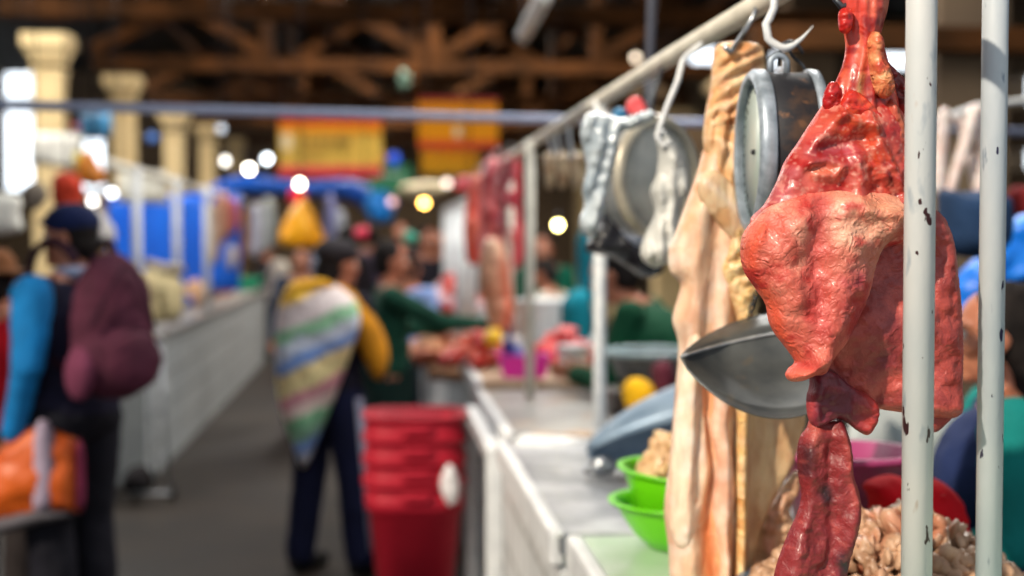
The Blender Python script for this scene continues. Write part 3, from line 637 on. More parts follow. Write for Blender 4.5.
# ------------------------------------------------------------------ hanging tripe / skin, pale
YT = 2.26
tp = empty('hanging_tripe', at(720, 560, YT), 'long pale folded tripe hanging between the white bag and the rusty scale', 'meat')
def vfold(lines, a=.012, w=6, nz=.002, f=.05):
    def h(X, Y):
        r = 0
        for k, ln in enumerate(lines): r = r + a * (1 if k % 2 == 0 else -1) * ridge(X, Y, ln, w)
        return r + nz * fbm(X * f * 1.6, Y * f * .5, 2) + .0018 * np.abs(np.sin(X * .28 + Y * .05 + 2.6 * J(X, Y * .45, .04))) + .0003 * J(X, Y, .16)
    return h
def c_t(base, *t):
    return lambda X, Y: cmix(base, *[(rgb, f(X, Y)) for rgb, f in t])
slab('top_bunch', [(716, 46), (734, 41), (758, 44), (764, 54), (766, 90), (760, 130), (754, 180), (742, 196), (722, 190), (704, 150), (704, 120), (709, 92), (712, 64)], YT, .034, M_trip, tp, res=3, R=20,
     h=lambda X, Y: .0055 * np.sin((Y + X * .5) * .42 + 2 * J(X, Y, .04)) * (Y < 125) + .006 * np.sin(X * .5 + Y * .05) * (Y > 110) + .004 * J(X, Y, .1),
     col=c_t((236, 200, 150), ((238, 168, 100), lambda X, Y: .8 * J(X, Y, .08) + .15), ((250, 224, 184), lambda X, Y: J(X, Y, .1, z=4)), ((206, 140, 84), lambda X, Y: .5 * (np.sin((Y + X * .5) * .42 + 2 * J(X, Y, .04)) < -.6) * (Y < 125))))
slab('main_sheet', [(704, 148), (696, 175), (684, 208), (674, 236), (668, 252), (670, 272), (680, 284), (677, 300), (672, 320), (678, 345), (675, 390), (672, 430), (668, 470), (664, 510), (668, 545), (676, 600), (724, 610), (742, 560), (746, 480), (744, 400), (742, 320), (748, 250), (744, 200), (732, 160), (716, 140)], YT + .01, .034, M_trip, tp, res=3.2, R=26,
     h=vfold([[(712, 150), (694, 215), (690, 300), (688, 420), (684, 560)], [(722, 170), (712, 260), (704, 380), (706, 500), (712, 590)], [(730, 180), (722, 300), (716, 420), (722, 560)], [(738, 200), (730, 330), (730, 460), (728, 590)]], .010, 11),
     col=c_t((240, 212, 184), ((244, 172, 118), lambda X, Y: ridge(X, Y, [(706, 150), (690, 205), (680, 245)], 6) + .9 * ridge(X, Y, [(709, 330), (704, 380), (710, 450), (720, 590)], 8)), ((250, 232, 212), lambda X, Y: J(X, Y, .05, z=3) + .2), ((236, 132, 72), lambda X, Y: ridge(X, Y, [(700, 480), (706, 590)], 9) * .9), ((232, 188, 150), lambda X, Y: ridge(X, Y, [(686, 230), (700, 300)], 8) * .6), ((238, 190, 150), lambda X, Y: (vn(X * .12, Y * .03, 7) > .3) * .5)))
slab('cross_web', [(700, 176), (716, 170), (734, 186), (746, 206), (750, 236), (740, 250), (728, 236), (714, 220), (702, 204), (697, 190)], YT - .026, .012, M_trip, tp, res=2.8, R=8, h=vfold([[(704, 184), (724, 206), (744, 236)]], .005, 6),
     col=c_t((238, 212, 172), ((216, 172, 120), lambda X, Y: J(X, Y, .09) + .1), ((248, 232, 206), lambda X, Y: ridge(X, Y, [(702, 180), (722, 196), (746, 224)], 4))))
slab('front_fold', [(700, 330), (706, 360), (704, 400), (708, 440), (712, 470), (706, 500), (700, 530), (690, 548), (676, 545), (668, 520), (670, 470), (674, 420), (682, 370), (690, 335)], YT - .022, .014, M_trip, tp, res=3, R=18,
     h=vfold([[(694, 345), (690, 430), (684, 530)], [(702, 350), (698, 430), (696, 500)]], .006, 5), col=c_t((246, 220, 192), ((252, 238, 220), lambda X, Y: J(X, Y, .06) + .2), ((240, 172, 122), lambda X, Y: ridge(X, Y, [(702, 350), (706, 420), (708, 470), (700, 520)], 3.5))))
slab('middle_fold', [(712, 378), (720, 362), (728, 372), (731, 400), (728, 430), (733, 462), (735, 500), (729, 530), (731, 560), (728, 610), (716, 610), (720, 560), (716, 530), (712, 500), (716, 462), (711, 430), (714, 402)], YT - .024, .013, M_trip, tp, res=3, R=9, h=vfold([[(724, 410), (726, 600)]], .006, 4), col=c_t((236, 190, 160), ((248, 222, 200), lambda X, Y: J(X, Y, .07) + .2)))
slab('crinkled_fat_edge', [(738, 175), (748, 190), (752, 220), (748, 250), (757, 285), (752, 320), (758, 360), (750, 400), (748, 440), (747, 500), (746, 560), (744, 610), (732, 610), (736, 540), (735, 480), (737, 420), (733, 380), (738, 330), (728, 290), (722, 268), (730, 240), (734, 200)], YT - .022, .018, M_fat, tp, res=2.8, R=8,
     h=lambda X, Y: np.clip((345 - Y) / 60, .12, 1) * (.006 * J(X, Y, .14) + .003 * np.sin(Y * .35 + X * .2)), col=c_t((238, 202, 138), ((246, 222, 172), lambda X, Y: J(X, Y, .1) + .2), ((226, 172, 96), lambda X, Y: J(X, Y, .12, z=5))))
slab('beige_sheet', [(742, 395), (770, 404), (800, 408), (806, 420), (800, 440), (794, 462), (782, 486), (768, 512), (758, 540), (750, 580), (744, 610), (736, 600), (742, 520), (740, 450)], YT + .03, .012, M_trip, tp, res=3, R=10,
     h=vfold([[(760, 410), (764, 470), (756, 540)], [(780, 410), (780, 460), (764, 510)]], .003, 10, .001), col=c_t((226, 200, 154), ((208, 174, 124), lambda X, Y: J(X, Y, .05)), ((232, 210, 170), lambda X, Y: ridge(X, Y, [(744, 410), (746, 590)], 5)), ((228, 204, 160), lambda X, Y: (vn(X * .1, Y * .03, 9) > .4) * .6)))
slab('inner_roll', [(760, 520), (772, 500), (784, 484), (796, 470), (800, 488), (790, 510), (796, 530), (786, 556), (790, 600), (756, 610), (752, 560)], YT + .05, .022, M_trip, tp, res=3, R=12, h=lambda X, Y: .009 * J(X, Y, .09), col=c_t((206, 170, 138), ((228, 178, 150), lambda X, Y: J(X, Y, .09) + .2), ((164, 124, 90), lambda X, Y: J(X, Y, .1, z=3))))
tag(link('meat_hook', T_(sm([(.618, YT, ZR + .0195), (.6, YT, ZR + .021), tuple(at(757, 8, YT)), tuple(at(745, 30, YT)), tuple(at(736, 44, YT - .03)), tuple(at(730, 52, YT - .045)), tuple(at(724, 46, YT - .045))], .01), .0042, 10), M_steel), 'plain steel hook holding the top of the pale tripe', 'hook')
# second hook with a twisted white bag
YB = 2.62
tag(link('meat_hook', T_(sm([(.60, YB, ZR - .019), tuple(at(683, 60, YB)), tuple(at(678, 80, YB)), tuple(at(668, 104, YB)), tuple(at(660, 126, YB)), tuple(at(657, 136, YB)), tuple(at(663, 146, YB)), tuple(at(670, 142, YB))], .01), .0055, 12), M_hookw), 'pale painted hook with the twisted white bag hanging from it', 'hook')
slab('plastic_bag', [(656, 134), (664, 130), (672, 140), (680, 150), (687, 170), (689, 190), (682, 200), (678, 215), (682, 235), (688, 258), (680, 266), (668, 263), (656, 268), (644, 262), (640, 250), (646, 232), (654, 215), (652, 200), (650, 190), (656, 175), (658, 155)], YB + .03, .036, M_whitebag, res=3, R=16,
     h=lambda X, Y: .007 * np.sin(X * .5 + 2 * J(X, Y, .05)) * np.clip((Y - 150) / 60, .2, 1) + .004 * J(X, Y, .1))
b_ = COL.objects[-1] if False else bpy.data.objects['plastic_bag']; tag(b_, 'twisted white plastic bag with flared bottom hanging from a pale hook', 'bag')
# ------------------------------------------------------------------ second scale, dial turned to us
YD = 3.0
dc = at(651, 178, YD); ax1 = Vector((math.sin(math.radians(38)), -math.cos(math.radians(38)), 0)); Rq = .128
s1 = empty('hanging_scale', dc, 'round grey dial scale facing the viewer between the silver bag and the white bag', 'scale')
local_lathe('housing', [(0, -.05), (Rq - .02, -.05), (Rq - .004, -.036), (Rq - .004, .02), (0, .02)], mat('grey_housing', (168, 172, 174), (120, 124, 128), sc=14, rough=.4, metal=.3), s1, dc, ax1)
local_lathe('bezel', [(Rq - .014, .03), (Rq, .032), (Rq + .006, .02), (Rq + .004, .01), (Rq - .014, .018), (Rq - .014, .03)], mat('cream_bezel', (205, 198, 180), (160, 152, 136), sc=10, rough=.35, metal=.3), s1, dc, ax1)
d1 = local_lathe('dial', [(0, .022), (Rq - .012, .022), (Rq - .012, .02), (0, .02), (0, .022)], M_dial1, s1, dc, ax1)
dial_marks(d1, dc, ax1, Rq - .012, .0225, M_ink, M_red_ink, needle=-.9)
link('hanger', T_(sm([dc + Vector((0, 0, Rq - .01)), dc + Vector((0, 0, Rq + .03)), Vector((.6, YD, ZR - .018))], .01), .005, 8), M_wire, s1)
# silver and black bags tied to the rail
o = slab('plastic_bag', [(584, 118), (590, 112), (606, 114), (622, 118), (640, 112), (652, 110), (655, 118), (636, 128), (620, 134), (618, 150), (612, 175), (608, 195), (606, 212), (600, 222), (597, 236), (590, 238), (582, 232), (579, 222), (584, 205), (582, 190), (586, 168), (583, 150), (580, 134)], 2.80, .035, M_silverbag, res=3, R=12,
         h=lambda X, Y: .010 * J(X, Y, .08) + .006 * np.sin(X * .4 + Y * .1))
tag(o, 'silvery crumpled plastic bag tied to the rail left of the grey dial scale', 'bag')
o = slab('plastic_bag', [(604, 190), (612, 196), (618, 215), (634, 226), (652, 240), (664, 258), (662, 272), (645, 278), (628, 268), (612, 258), (596, 254), (585, 250), (590, 236), (598, 226), (602, 208)], 3.35, .05, M_blackbag, res=3.5, R=14, h=lambda X, Y: .010 * J(X, Y, .08))
tag(o, 'black plastic bag hanging under the grey dial scale', 'bag')
o = slab('plastic_bag', [(622, 212), (634, 222), (645, 230), (648, 242), (638, 246), (628, 240), (620, 228)], 3.2, .02, plast((150, 160, 182)), res=3.5, h=lambda X, Y: .005 * J(X, Y, .1)); tag(o, 'small grey-blue plastic scrap below the grey dial scale', 'bag')
o = slab('plastic_bag', [(612, 112), (620, 107), (628, 112), (630, 120), (622, 126), (613, 122)], 3.12, .02, plast((20, 112, 160)), res=3); tag(o, 'small blue knotted plastic bag on the rail', 'bag')
o = slab('plastic_bag', [(628, 100), (638, 96), (646, 104), (648, 114), (642, 124), (632, 118), (626, 110)], 3.08, .02, plast((240, 96, 100)), res=3, h=lambda X, Y: .006 * J(X, Y, .12)); tag(o, 'small pink-red knotted plastic bag on the rail', 'bag')
o = slab('plastic_bag', [(650, 112), (660, 116), (662, 126), (654, 132), (646, 124)], 3.05, .015, plast((214, 40, 40)), res=3); tag(o, 'tiny red plastic bag beside the pale hook on the rail', 'bag')
o = link('thick_rope', T_(sm([tuple(at(652, -10, 3.6)), tuple(at(650, 60, 3.6)), tuple(at(648, 100, 3.4)), tuple(at(650, 122, 3.3))], .05), .013, 8), mat('dark_cord', (46, 48, 62), rough=.7)); tag(o, 'thick dark cord hanging down past the rail at upper centre', 'cord')
# small loops and pale pieces hanging further down the rail
for k, (px, Y) in enumerate(((552, 5.0), (562, 4.8), (574, 4.5))):
    p = Vector((XP, Y, ZR - .018)); q = at(px, 158, Y)
    tag(link('meat_hook', T_(sm([tuple(p), (p.x, Y, q.z + .06), (p.x + .012, Y, q.z + .01), (p.x, Y, q.z)], .02), .006, 8), M_hookw), ['leftmost', 'middle', 'rightmost'][k] + ' of three small pale hooks on the rail above the bone pieces', 'hook', 'hooks along the far rail')
for k, (px, w) in enumerate(((549, 12), (562, 13), (576, 13))):
    o = strip('bone_piece', [(px, 154, w * .8), (px - 1, 166, w), (px + 1, 178, w * .9), (px, 188, w * .5)], 4.9 - .15 * k, .03, M_fat, res=3, col=c_t((222, 200, 160), ((190, 150, 110), lambda X, Y: J(X, Y, .1))))
    tag(o, 'pale bone piece hung by a hook, ' + ['leftmost of the three on the far rail', 'middle of the three on the far rail', 'rightmost of the three on the far rail'][k], 'bone', 'pale bones on the far rail')
# ------------------------------------------------------------------ lime bowls, offal, blue-grey tin on the near counters
def bowl(label, c, R, r0, h, m, tilt=0, rim=.008, group=None, name='bowl', n=48):
    prof = [(0, 0), (r0, 0), (r0 + .01, .004), (R * .86, h * .55), (R, h), (R + rim, h), (R + rim, h - .008), (R + .001, h - .007), (R * .83, h * .5), (r0, .008), (0, .006)]
    prof = [(0, 0), (r0, 0), (r0 + (R - r0) * .45, h * .32), (R * .97, h * .9), (R, h), (R + rim, h + .001), (R + rim, h - .008), (R + .002, h - .009)][:6]
    out = prof + [(R + rim, h + .005), (R - .003, h + .005), (R * .95, h * .88), (r0 + (R - r0) * .42, h * .34), (r0 - .003, .005), (0, .005)]
    o = link(name, lathe(out, n, c), m); 
    if tilt: o.rotation_euler = tilt
    return tag(o, label, 'bowl', group)
YBw = 2.72; bxc = floorx(688, YBw)
bowl('lower lime green plastic bowl on the near counter', (bxc, YBw, ZC + .002), .142, .075, .088, M_green, group='stacked lime bowls', rim=.012)
b2 = bowl('upper lime green plastic bowl full of chopped offal, nested in the lower one', (bxc + .004, YBw + .01, ZC + .040), .135, .075, .108, M_green, (math.radians(2), math.radians(3), 0), group='stacked lime bowls', rim=.010)
def heap(name, c, rx, ry, hgt, n, sz, m, label, cat, seed=1):
    """a heap nobody could count: many small crumpled flakes over a mound"""
    rnd = np.random.default_rng(seed); t = bmesh.new(); bmesh.ops.create_icosphere(t, subdivisions=2, radius=1); bv = np.array([v.co[:] for v in t.verts]); bf = np.array([[v.index for v in f.verts] for f in t.faces]); t.free()
    VV = []; FF = []
    for k in range(n):
        a = rnd.uniform(0, 6.283); rr = math.sqrt(rnd.random()); up = rnd.uniform(.72, 1.0) if k > n * .15 else .4
        s_ = sz * rnd.uniform(.6, 1.5); p = bv * (1 + .34 * vn(bv[:, 0] * 1.7 + k, bv[:, 1] * 1.7, bv[:, 2] * 1.7)[:, None]) * np.array([rnd.uniform(.9, 1.8), 1, rnd.uniform(.3, .65)]) * s_
        p = p @ np.array(Euler(rnd.uniform(0, 3, 3)).to_matrix()).T; VV.append(p + np.array([c[0] + rr * math.cos(a) * rx, c[1] + rr * math.sin(a) * ry, c[2] + hgt * (1 - rr ** 2) * up])); FF.append(bf + k * len(bv))
    me = bpy.data.meshes.new(name); V_ = np.concatenate(VV); o0 = np.array(c); me.from_pydata((V_ - o0).tolist(), [], np.concatenate(FF).tolist()); me.polygons.foreach_set('use_smooth', [True] * len(me.polygons)); me.materials.append(m)
    o = bpy.data.objects.new(name, me); COL.objects.link(o); o.location = c; o['kind'] = 'stuff'; return tag(o, label, cat)
M_off = mat('offal', (228, 196, 150), (190, 146, 102), sc=30, rough=.5, bump=.002, bsc=70, coat=.15)
M_trheap = mat('chopped_tripe', (206, 168, 136), (150, 112, 84), sc=16, rough=.5, bump=.0025, bsc=60, coat=.2, extra=spots(9, .55, .7, (190, 110, 80), seed=3))
heap('chopped_offal', (bxc + .004, YBw + .01, ZC + .135), .100, .100, .092, 360, .0105, M_off, 'small pale pieces of offal heaped in the upper lime bowl', 'offal', 3)
# core so that the heaps are solid
# big heap of chopped tripe on the near counter, with basin
tub = bowl('shallow grey basin under the big tripe heap on the near counter', (.79, 2.10, ZC + .002), .24, .18, .06, M_bluepan, name='basin')
heap('tripe_heap', (.785, 2.10, ZC + .03), .235, .22, .155, 1300, .0125, M_trheap, 'big heap of chopped beige tripe behind the foreground posts', 'tripe', 5)
heap('tripe_heap', (.63, 2.42, ZC + .0), .085, .09, .12, 260, .0125, M_trheap, 'low heap of beige tripe behind the hanging tripe, left of the big heap', 'tripe', 6)
# red cloth, purple tub, pale sheet beyond
o = slab('red_cloth', [(868, 500), (862, 485), (872, 478), (890, 474), (905, 478), (925, 476), (942, 482), (956, 494), (964, 508), (968, 528), (968, 550), (900, 560), (868, 545)], 2.40, .06, cloth((206, 14, 28)), res=5, R=30, h=lambda X, Y: .012 * J(X, Y, .06)); tag(o, 'crumpled bright red cloth behind the big tripe heap', 'cloth')
link('x', bmesh.new(), None) if False else None
tb2 = link('purple_tub', lathe([(0, 0), (.10, 0), (.125, .15), (.14, .155), (.14, .165), (.12, .165), (.095, .01), (0, .01)], 40, (floorx(852, 2.6), 2.6, ZC + .04)), mat('purple_plastic', (164, 62, 112), (150, 54, 102), rough=.35)); tag(tb2, 'purple-pink plastic tub behind the red meat strip', 'tub')
o = slab('pale_tarpaulin', [(855, 408), (905, 404), (962, 412), (968, 440), (962, 470), (945, 500), (880, 505), (850, 470)], 3.25, .02, cloth((196, 204, 206)), res=7, h=lambda X, Y: .01 * J(X, Y, .03)); tag(o, 'pale grey sheet hanging beyond the purple tub', 'sheet')
# blue-grey upturned tin basin + chrome piece
YP = 3.55
def scoop_shape():
    """a shallow tin scoop: half an egg-shaped shell drawn out to a flat tip at the left"""
    bm = bmesh.new(); n = 28; m = 20; rows = []
    for i in range(n + 1):
        u = i / n; row = []; r = math.sin(math.pi * min(1, .03 + u * .97) * .55) ** .62
        for j in range(m + 1):
            a = math.pi * j / m; row.append(bm.verts.new((-.17 + .42 * u, -.15 * r * math.cos(a), .15 * r * math.sin(a) ** .8)))
        rows.append(row)
    for a, b in zip(rows[:-1], rows[1:]):
        for j in range(m): bm.faces.new((a[j], a[j + 1], b[j + 1], b[j]))
    bmesh.ops.recalc_face_normals(bm, faces=bm.faces)
    bmesh.ops.transform(bm, matrix=Matrix.Translation((floorx(655, YP), YP, ZC + .082)) @ Matrix.Rotation(math.radians(-8), 4, 'Y') @ Matrix.Rotation(math.radians(-32), 4, 'X'), verts=bm.verts)
    return bm
o = link('tin_scoop', scoop_shape(), M_bluepan); md = o.modifiers.new('thick', 'SOLIDIFY'); md.thickness = .003; md.offset = -1; tag(o, 'blue-grey tin scoop lying upturned on the wet grey worktop', 'scoop')
o = slab('tin_scrap', [(583, 472), (590, 462), (600, 456), (612, 458), (618, 466), (612, 474), (596, 476)], 3.5, .03, M_steel, res=3, h=lambda X, Y: .006 * J(X, Y, .12)); tag(o, 'shiny crumpled foil piece at the tip of the blue-grey scoop', 'foil')
# grey bowl with white rim and yellow/maroon bundle behind
g = bowl('large dark grey bowl with pale rim in front of the green-sweatered vendor', (floorx(652, 4.95), 4.95, ZC - .01 + .09), .16, .09, .12, mat('grey_enamel', (96, 96, 96), (70, 72, 74), rough=.4))
link('rim_band', T_([(floorx(652, 4.95) + .166 * math.cos(t), 4.95 + .166 * math.sin(t), ZC + .205) for t in [k * math.pi / 24 for k in range(49)]], .011, 8), mat('bowl_rim', (176, 200, 204), rough=.4), g)
g_z = ZC - .01
link_box = link('crate', bx(floorx(640, 4.95) - .11, floorx(640, 4.95) + .2, 4.85, 5.08, g_z + .002, g_z + .085, .008), plast((60, 48, 44))); tag(link_box, 'low dark crate under the large grey bowl', 'crate')
for f_ in []: pass
o = slab('yellow_bundle', [(622, 388), (632, 378), (646, 380), (658, 392), (664, 408), (656, 424), (636, 424), (626, 408)], 4.6, .05, cloth((222, 170, 20)), res=4); tag(o, 'mustard yellow cloth bundle on the counter under the grey bowl', 'cloth')
o = slab('maroon_bundle', [(652, 366), (668, 360), (676, 376), (674, 400), (662, 402), (654, 388)], 4.55, .05, cloth((76, 26, 40)), res=4); tag(o, 'dark maroon cloth bundle beside the mustard one', 'cloth')
# mug
mx_, my_ = floorx(573, 5.95), 5.95; zt = ZC + .021
mg = link('mug', lathe([(0, 0), (.062, 0), (.066, .01), (.068, .13), (.071, .135), (.064, .135), (.061, .012), (0, .012)], 32, (mx_, my_, zt)), mat('white_enamel', (240, 242, 244), rough=.3)); tag(mg, 'white enamel mug with handle on the far counter', 'mug')
link('handle', T_(sm([(mx_ + .064, my_, zt + .11), (mx_ + .10, my_, zt + .10), (mx_ + .105, my_, zt + .06), (mx_ + .066, my_, zt + .03)], .01), .007, 10), mg.data.materials[0], mg)
# pink basket
px0, py0 = floorx(524, 5.95), 5.98
bk = empty('basket', (px0, py0, zt), 'hot pink plastic basket with bottles on the far counter', 'basket')
bm = bmesh.new(); r = bmesh.ops.create_cone(bm, cap_ends=True, segments=4, radius1=.12, radius2=.15, depth=.09, matrix=Matrix.Translation((px0, py0, zt + .046)) @ Matrix.Diagonal((1, .7, 1, 1)) @ Matrix.Rotation(math.pi / 4, 4, 'Z'))
bmesh.ops.delete(bm, geom=[f for f in bm.faces if f.normal.z > .9], context='FACES'); link('body', bm, mat('pink_plastic', (244, 52, 186), (232, 40, 172), rough=.35), bk, smooth=False).modifiers.new('t', 'SOLIDIFY').thickness = .005
bm = bmesh.new()
for sx in (-1, 1): box(bm, (px0 + sx * .104, py0, zt + .092), (.012, .15, .01))
for sy in (-1, 1): box(bm, (px0, py0 + sy * .074, zt + .092), (.22, .012, .01))
link('rim', bm, mat('pink_rim', (248, 70, 196), rough=.35), bk, smooth=False)
def bottle(x, y, z, h, r, c, cc, label):
    b = empty('bottle', (x, y, z), label, 'bottle', 'bottles in the pink basket')
    link('body', lathe([(0, 0), (r, 0), (r, h * .6), (r * .45, h * .78), (r * .4, h * .88), (0, h * .88)], 20, (x, y, z)), plast(c), b)
    link('bottle_cap', lathe([(r * .5, h * .86), (r * .5, h), (0, h)], 16, (x, y, z)), plast(cc), b)
bottle(px0 - .06, py0, zt + .008, .2, .026, (36, 50, 130), (20, 24, 60), 'dark blue bottle at the left of the pink basket')
bottle(px0 - .02, py0 + .02, zt + .008, .15, .026, (120, 140, 220), (235, 235, 235), 'pale blue bottle in the pink basket')
bottle(px0 + .03, py0, zt + .008, .13, .03, (224, 214, 140), (230, 230, 210), 'cream yellow bottle in the pink basket')
# red meat pile, pale meat pile, red things on far counters
def pile(label, cat, name, c, n, sz, cols, spread, group, seed, words=(), hgt=.1):
    rnd = random.Random(seed)
    protos = []
    for q, cc in enumerate(cols):
        bm = bmesh.new(); ell(bm, (0, 0, 0), (sz * 1.3, sz, sz * .65), seg=14, rings=9)
        for v in bm.verts: v.co += v.co.normalized() * sz * .28 * float(fbm(np.array([v.co.x / sz]), np.array([v.co.y / sz]), v.co.z / sz + q * 7)[0])
        protos.append((bm, mat('%s_col%d' % (name, q), cc, tuple(v * .78 for v in cc), sc=30, rough=.4, coat=.2)))
    meshes = []
    for bm, mm in protos:
        me = bpy.data.meshes.new(name); bm.to_mesh(me); bm.free(); me.materials.append(mm); me.polygons.foreach_set('use_smooth', [True] * len(me.polygons)); meshes.append(me)
    for k in range(n):
        rr = math.sqrt(k / n); a = k * 2.4; lay = (1 - rr)
        o = bpy.data.objects.new(name, meshes[k % len(meshes)]); COL.objects.link(o)
        o.location = (c[0] + spread[0] * rr * math.cos(a), c[1] + spread[1] * rr * math.sin(a), c[2] + sz * .5 + hgt * lay); o.rotation_euler = (rnd.uniform(-.3, .3), rnd.uniform(-.3, .3), rnd.uniform(0, 6))
        s = rnd.uniform(.8, 1.2); o.scale = (s, s, s); tag(o, (words[k % len(cols)] + ' ' + label), cat, group)
pile('meat cut in the pale pile at the end of the display table', 'meat cut', 'meat_cut', (floorx(440, 7.6), 7.6, .85), 26, .052, [(226, 138, 92), (236, 168, 120), (200, 112, 84)], (.2, .3), 'pale meat cuts on the display table', 3, words=('orange-pink', 'pale peach', 'dull rose'), hgt=.14)
pile('meat cut in the pile behind the pink basket', 'meat cut', 'meat_cut', (floorx(480, 6.5), 6.55, ZC + .02), 18, .045, [(222, 52, 34), (238, 88, 50), (202, 34, 34)], (.16, .2), 'red meat cuts beside the pink basket', 4, words=('bright red', 'orange-red', 'deep red'), hgt=.12)
pile('meat cut in the pile behind the white mug', 'meat cut', 'meat_cut', (floorx(566, 6.45), 6.45, ZC + .02), 18, .045, [(216, 36, 40), (232, 60, 56)], (.2, .18), 'red meat cuts behind the mug', 5, words=('dark red', 'light red'), hgt=.13)
pile('packet in the heap near the end of the stall row', 'packet', 'packet', (floorx(452, 9.6), 9.6, 1.0), 16, .07, [(226, 50, 44), (236, 200, 206), (240, 80, 60)], (.2, .3), 'red and white packets down the row', 6, words=('red', 'pinkish white', 'coral'), hgt=.2)
bm = bx(floorx(452, 9.6) - .06, floorx(452, 9.6) + .5, 9.2, 10.0, 0, 1.0, .02); tag(link('market_counter', bm, M_tile_side, smooth=False), 'small white counter far down the right row under red and white packets', 'counter', 'white market counters')
o = slab('yellow_bag', [(484, 336), (490, 328), (500, 330), (503, 340), (496, 347), (486, 345)], 6.3, .05, plast((246, 196, 20)), res=3); tag(o, 'small yellow bag on top of the bright red meat', 'bag')
# pail with white sides and teal cloth
o = link('pail', lathe([(0, 0), (.16, 0), (.19, .25), (.2, .255), (.185, .255), (.155, .01), (0, .01)], 32, (floorx(548, 7.6), 7.6, ZC + .02 + .0)), plast((226, 228, 230))); tag(o, 'white plastic pail behind the pale wooden post', 'pail')
counter(.45, 1.6, 7.15, 8.6, ZC + .015, 'far white counter carrying the white pail', M_top2, M_tile_side) if False else None
tag(link('market_counter', bx(.72, 1.35, 7.2, 8.6, 0, ZC + .018, .01), M_tile_side, smooth=False), 'white counter carrying the white pail behind the posts', 'counter', 'white market counters')
o.location.x = floorx(550, 7.7); o.location.y = 7.7
o = slab('teal_cloth', [(560, 312), (566, 296), (580, 288), (590, 296), (592, 326), (586, 352), (566, 352)], 6.9, .10, cloth((10, 128, 148)), res=4); tag(o, 'teal cloth bundle between the white pail and the white post', 'cloth')
o = slab('teal_cloth', [(578, 236), (592, 232), (596, 262), (594, 300), (584, 306), (578, 280)], 7.6, .05, cloth((8, 108, 126)), res=4); tag(o, 'teal cloth hanging below the silver bag', 'cloth')
# hanging red carcasses on the far rail end
def hang(label, line, Y, T, col, group, m=M_raw, name='hanging_meat', res=4, R=None):
    o = strip(name, line, Y, T, m, res=res, R=R, h=lambda X, Y_: .02 * J(X, Y_, .08), col=col); tag(o, label, 'meat', group)
    x = o.location.x
    zt_ = max((o.matrix_basis @ v.co).z for v in o.data.vertices)
    h_ = link('meat_hook', T_(sm([(x, Y, zt_ - .02), (x + .01, Y, zt_ + .02), (XP, Y, max(zt_ + .04, ZR - .018))], .01), .004, 6), M_steel); tag(h_, 'steel hook carrying the ' + ' '.join(label.split()[:5]), 'hook', 'hooks of the far hanging meat')
R_ = lambda *c: c_t(*c)
hang('leftmost slab of red hanging meat at the far end of the rail', [(478, 176, 10), (474, 200, 16), (472, 230, 18), (474, 262, 12)], 7.4, .05, c_t((236, 92, 70), ((238, 120, 90), lambda X, Y: J(X, Y, .08))), 'red meat hung at the far end of the rail')
hang('pinkish red side of meat hanging at the far end of the rail, second from left', [(492, 160, 14), (490, 190, 24), (492, 220, 28), (490, 250, 26), (494, 272, 18)], 6.9, .07, c_t((238, 128, 128), ((236, 130, 124), lambda X, Y: J(X, Y, .07) + .1), ((160, 40, 60), lambda X, Y: J(X, Y, .06, z=5))), 'red meat hung at the far end of the rail')
hang('dark crimson side of meat next to the pale wooden post', [(510, 156, 14), (508, 185, 26), (510, 215, 24), (514, 250, 20), (512, 270, 12)], 6.6, .07, c_t((220, 86, 98), ((214, 90, 92), lambda X, Y: J(X, Y, .07)), ((130, 24, 42), lambda X, Y: J(X, Y, .06, z=5))), 'red meat hung at the far end of the rail')
hang('pale pink leg of meat hanging low in front of the red sides', [(492, 240, 14), (494, 262, 26), (496, 290, 30), (500, 315, 28), (500, 332, 16)], 6.4, .08, c_t((232, 176, 140), ((240, 206, 176), lambda X, Y: J(X, Y, .05)), ((214, 96, 66), lambda X, Y: ridge(X, Y, [(506, 262), (508, 325)], 7) * .8)), 'red meat hung at the far end of the rail')
# slatted white stall end down the row
fn = empty('slatted_gate', (floorx(452, 9.0), 9.0, .9), 'white barred stall end leading away left of the hanging red meat', 'gate')
for k in range(7):
    Yk = 7.6 + .55 * k; xk = .50; z1 = 1.5 + (240 - (192 + k * 1.0)) / F * Yk
    link('bar', T_([(xk, Yk, .9), (xk, Yk, 1.72)], .02, 8), M_edge, fn)
link('top_rail', T_([(.5, 7.5, 1.73), (.5, 11.0, 1.73)], .02, 8), M_edge, fn)
# ------------------------------------------------------------------ behind the foreground posts, right
o = slab('navy_bag', [(940, 190), (960, 192), (985, 190), (1005, 196), (1008, 226), (1000, 252), (972, 258), (948, 250), (940, 222)], 3.6, .10, cloth((34, 58, 92)), res=6, R=20); tag(o, 'dark navy bag hanging between the two foreground posts', 'bag')
for k, ln in enumerate(([(975, 108, 10), (966, 140, 9), (955, 175, 8), (944, 215, 7)], [(944, 112, 9), (940, 150, 10), (938, 190, 9)], [(978, 112, 9), (984, 150, 12), (982, 185, 14), (976, 200, 6)], [(958, 118, 6), (968, 150, 7), (978, 190, 8)])):
    o = strip('hanging_casing', [(a_, b_, c_ * 1.35) for a_, b_, c_ in ln], 4.37 + .02 * k, .02, M_fat, res=4, col=c_t((238, 230, 226), ((214, 206, 200), lambda X, Y: J(X, Y, .1)))); tag(o, ['long pale casing slanting down left between the foreground posts', 'short pale casing beside the lungs, just right of the first post', 'fat pale casing tight beside the second post', 'thin pale casing in the middle between the foreground posts'][k], 'casing', 'pale casings between the posts')
o = link('casing_rod', T_([at(925, 122, 4.4), at(950, 116, 4.4), at(975, 106, 4.4), at(1060, 96, 4.4)], .009, 8), M_hookw); tag(o, 'thin rod holding the pale casings between the posts', 'rod')
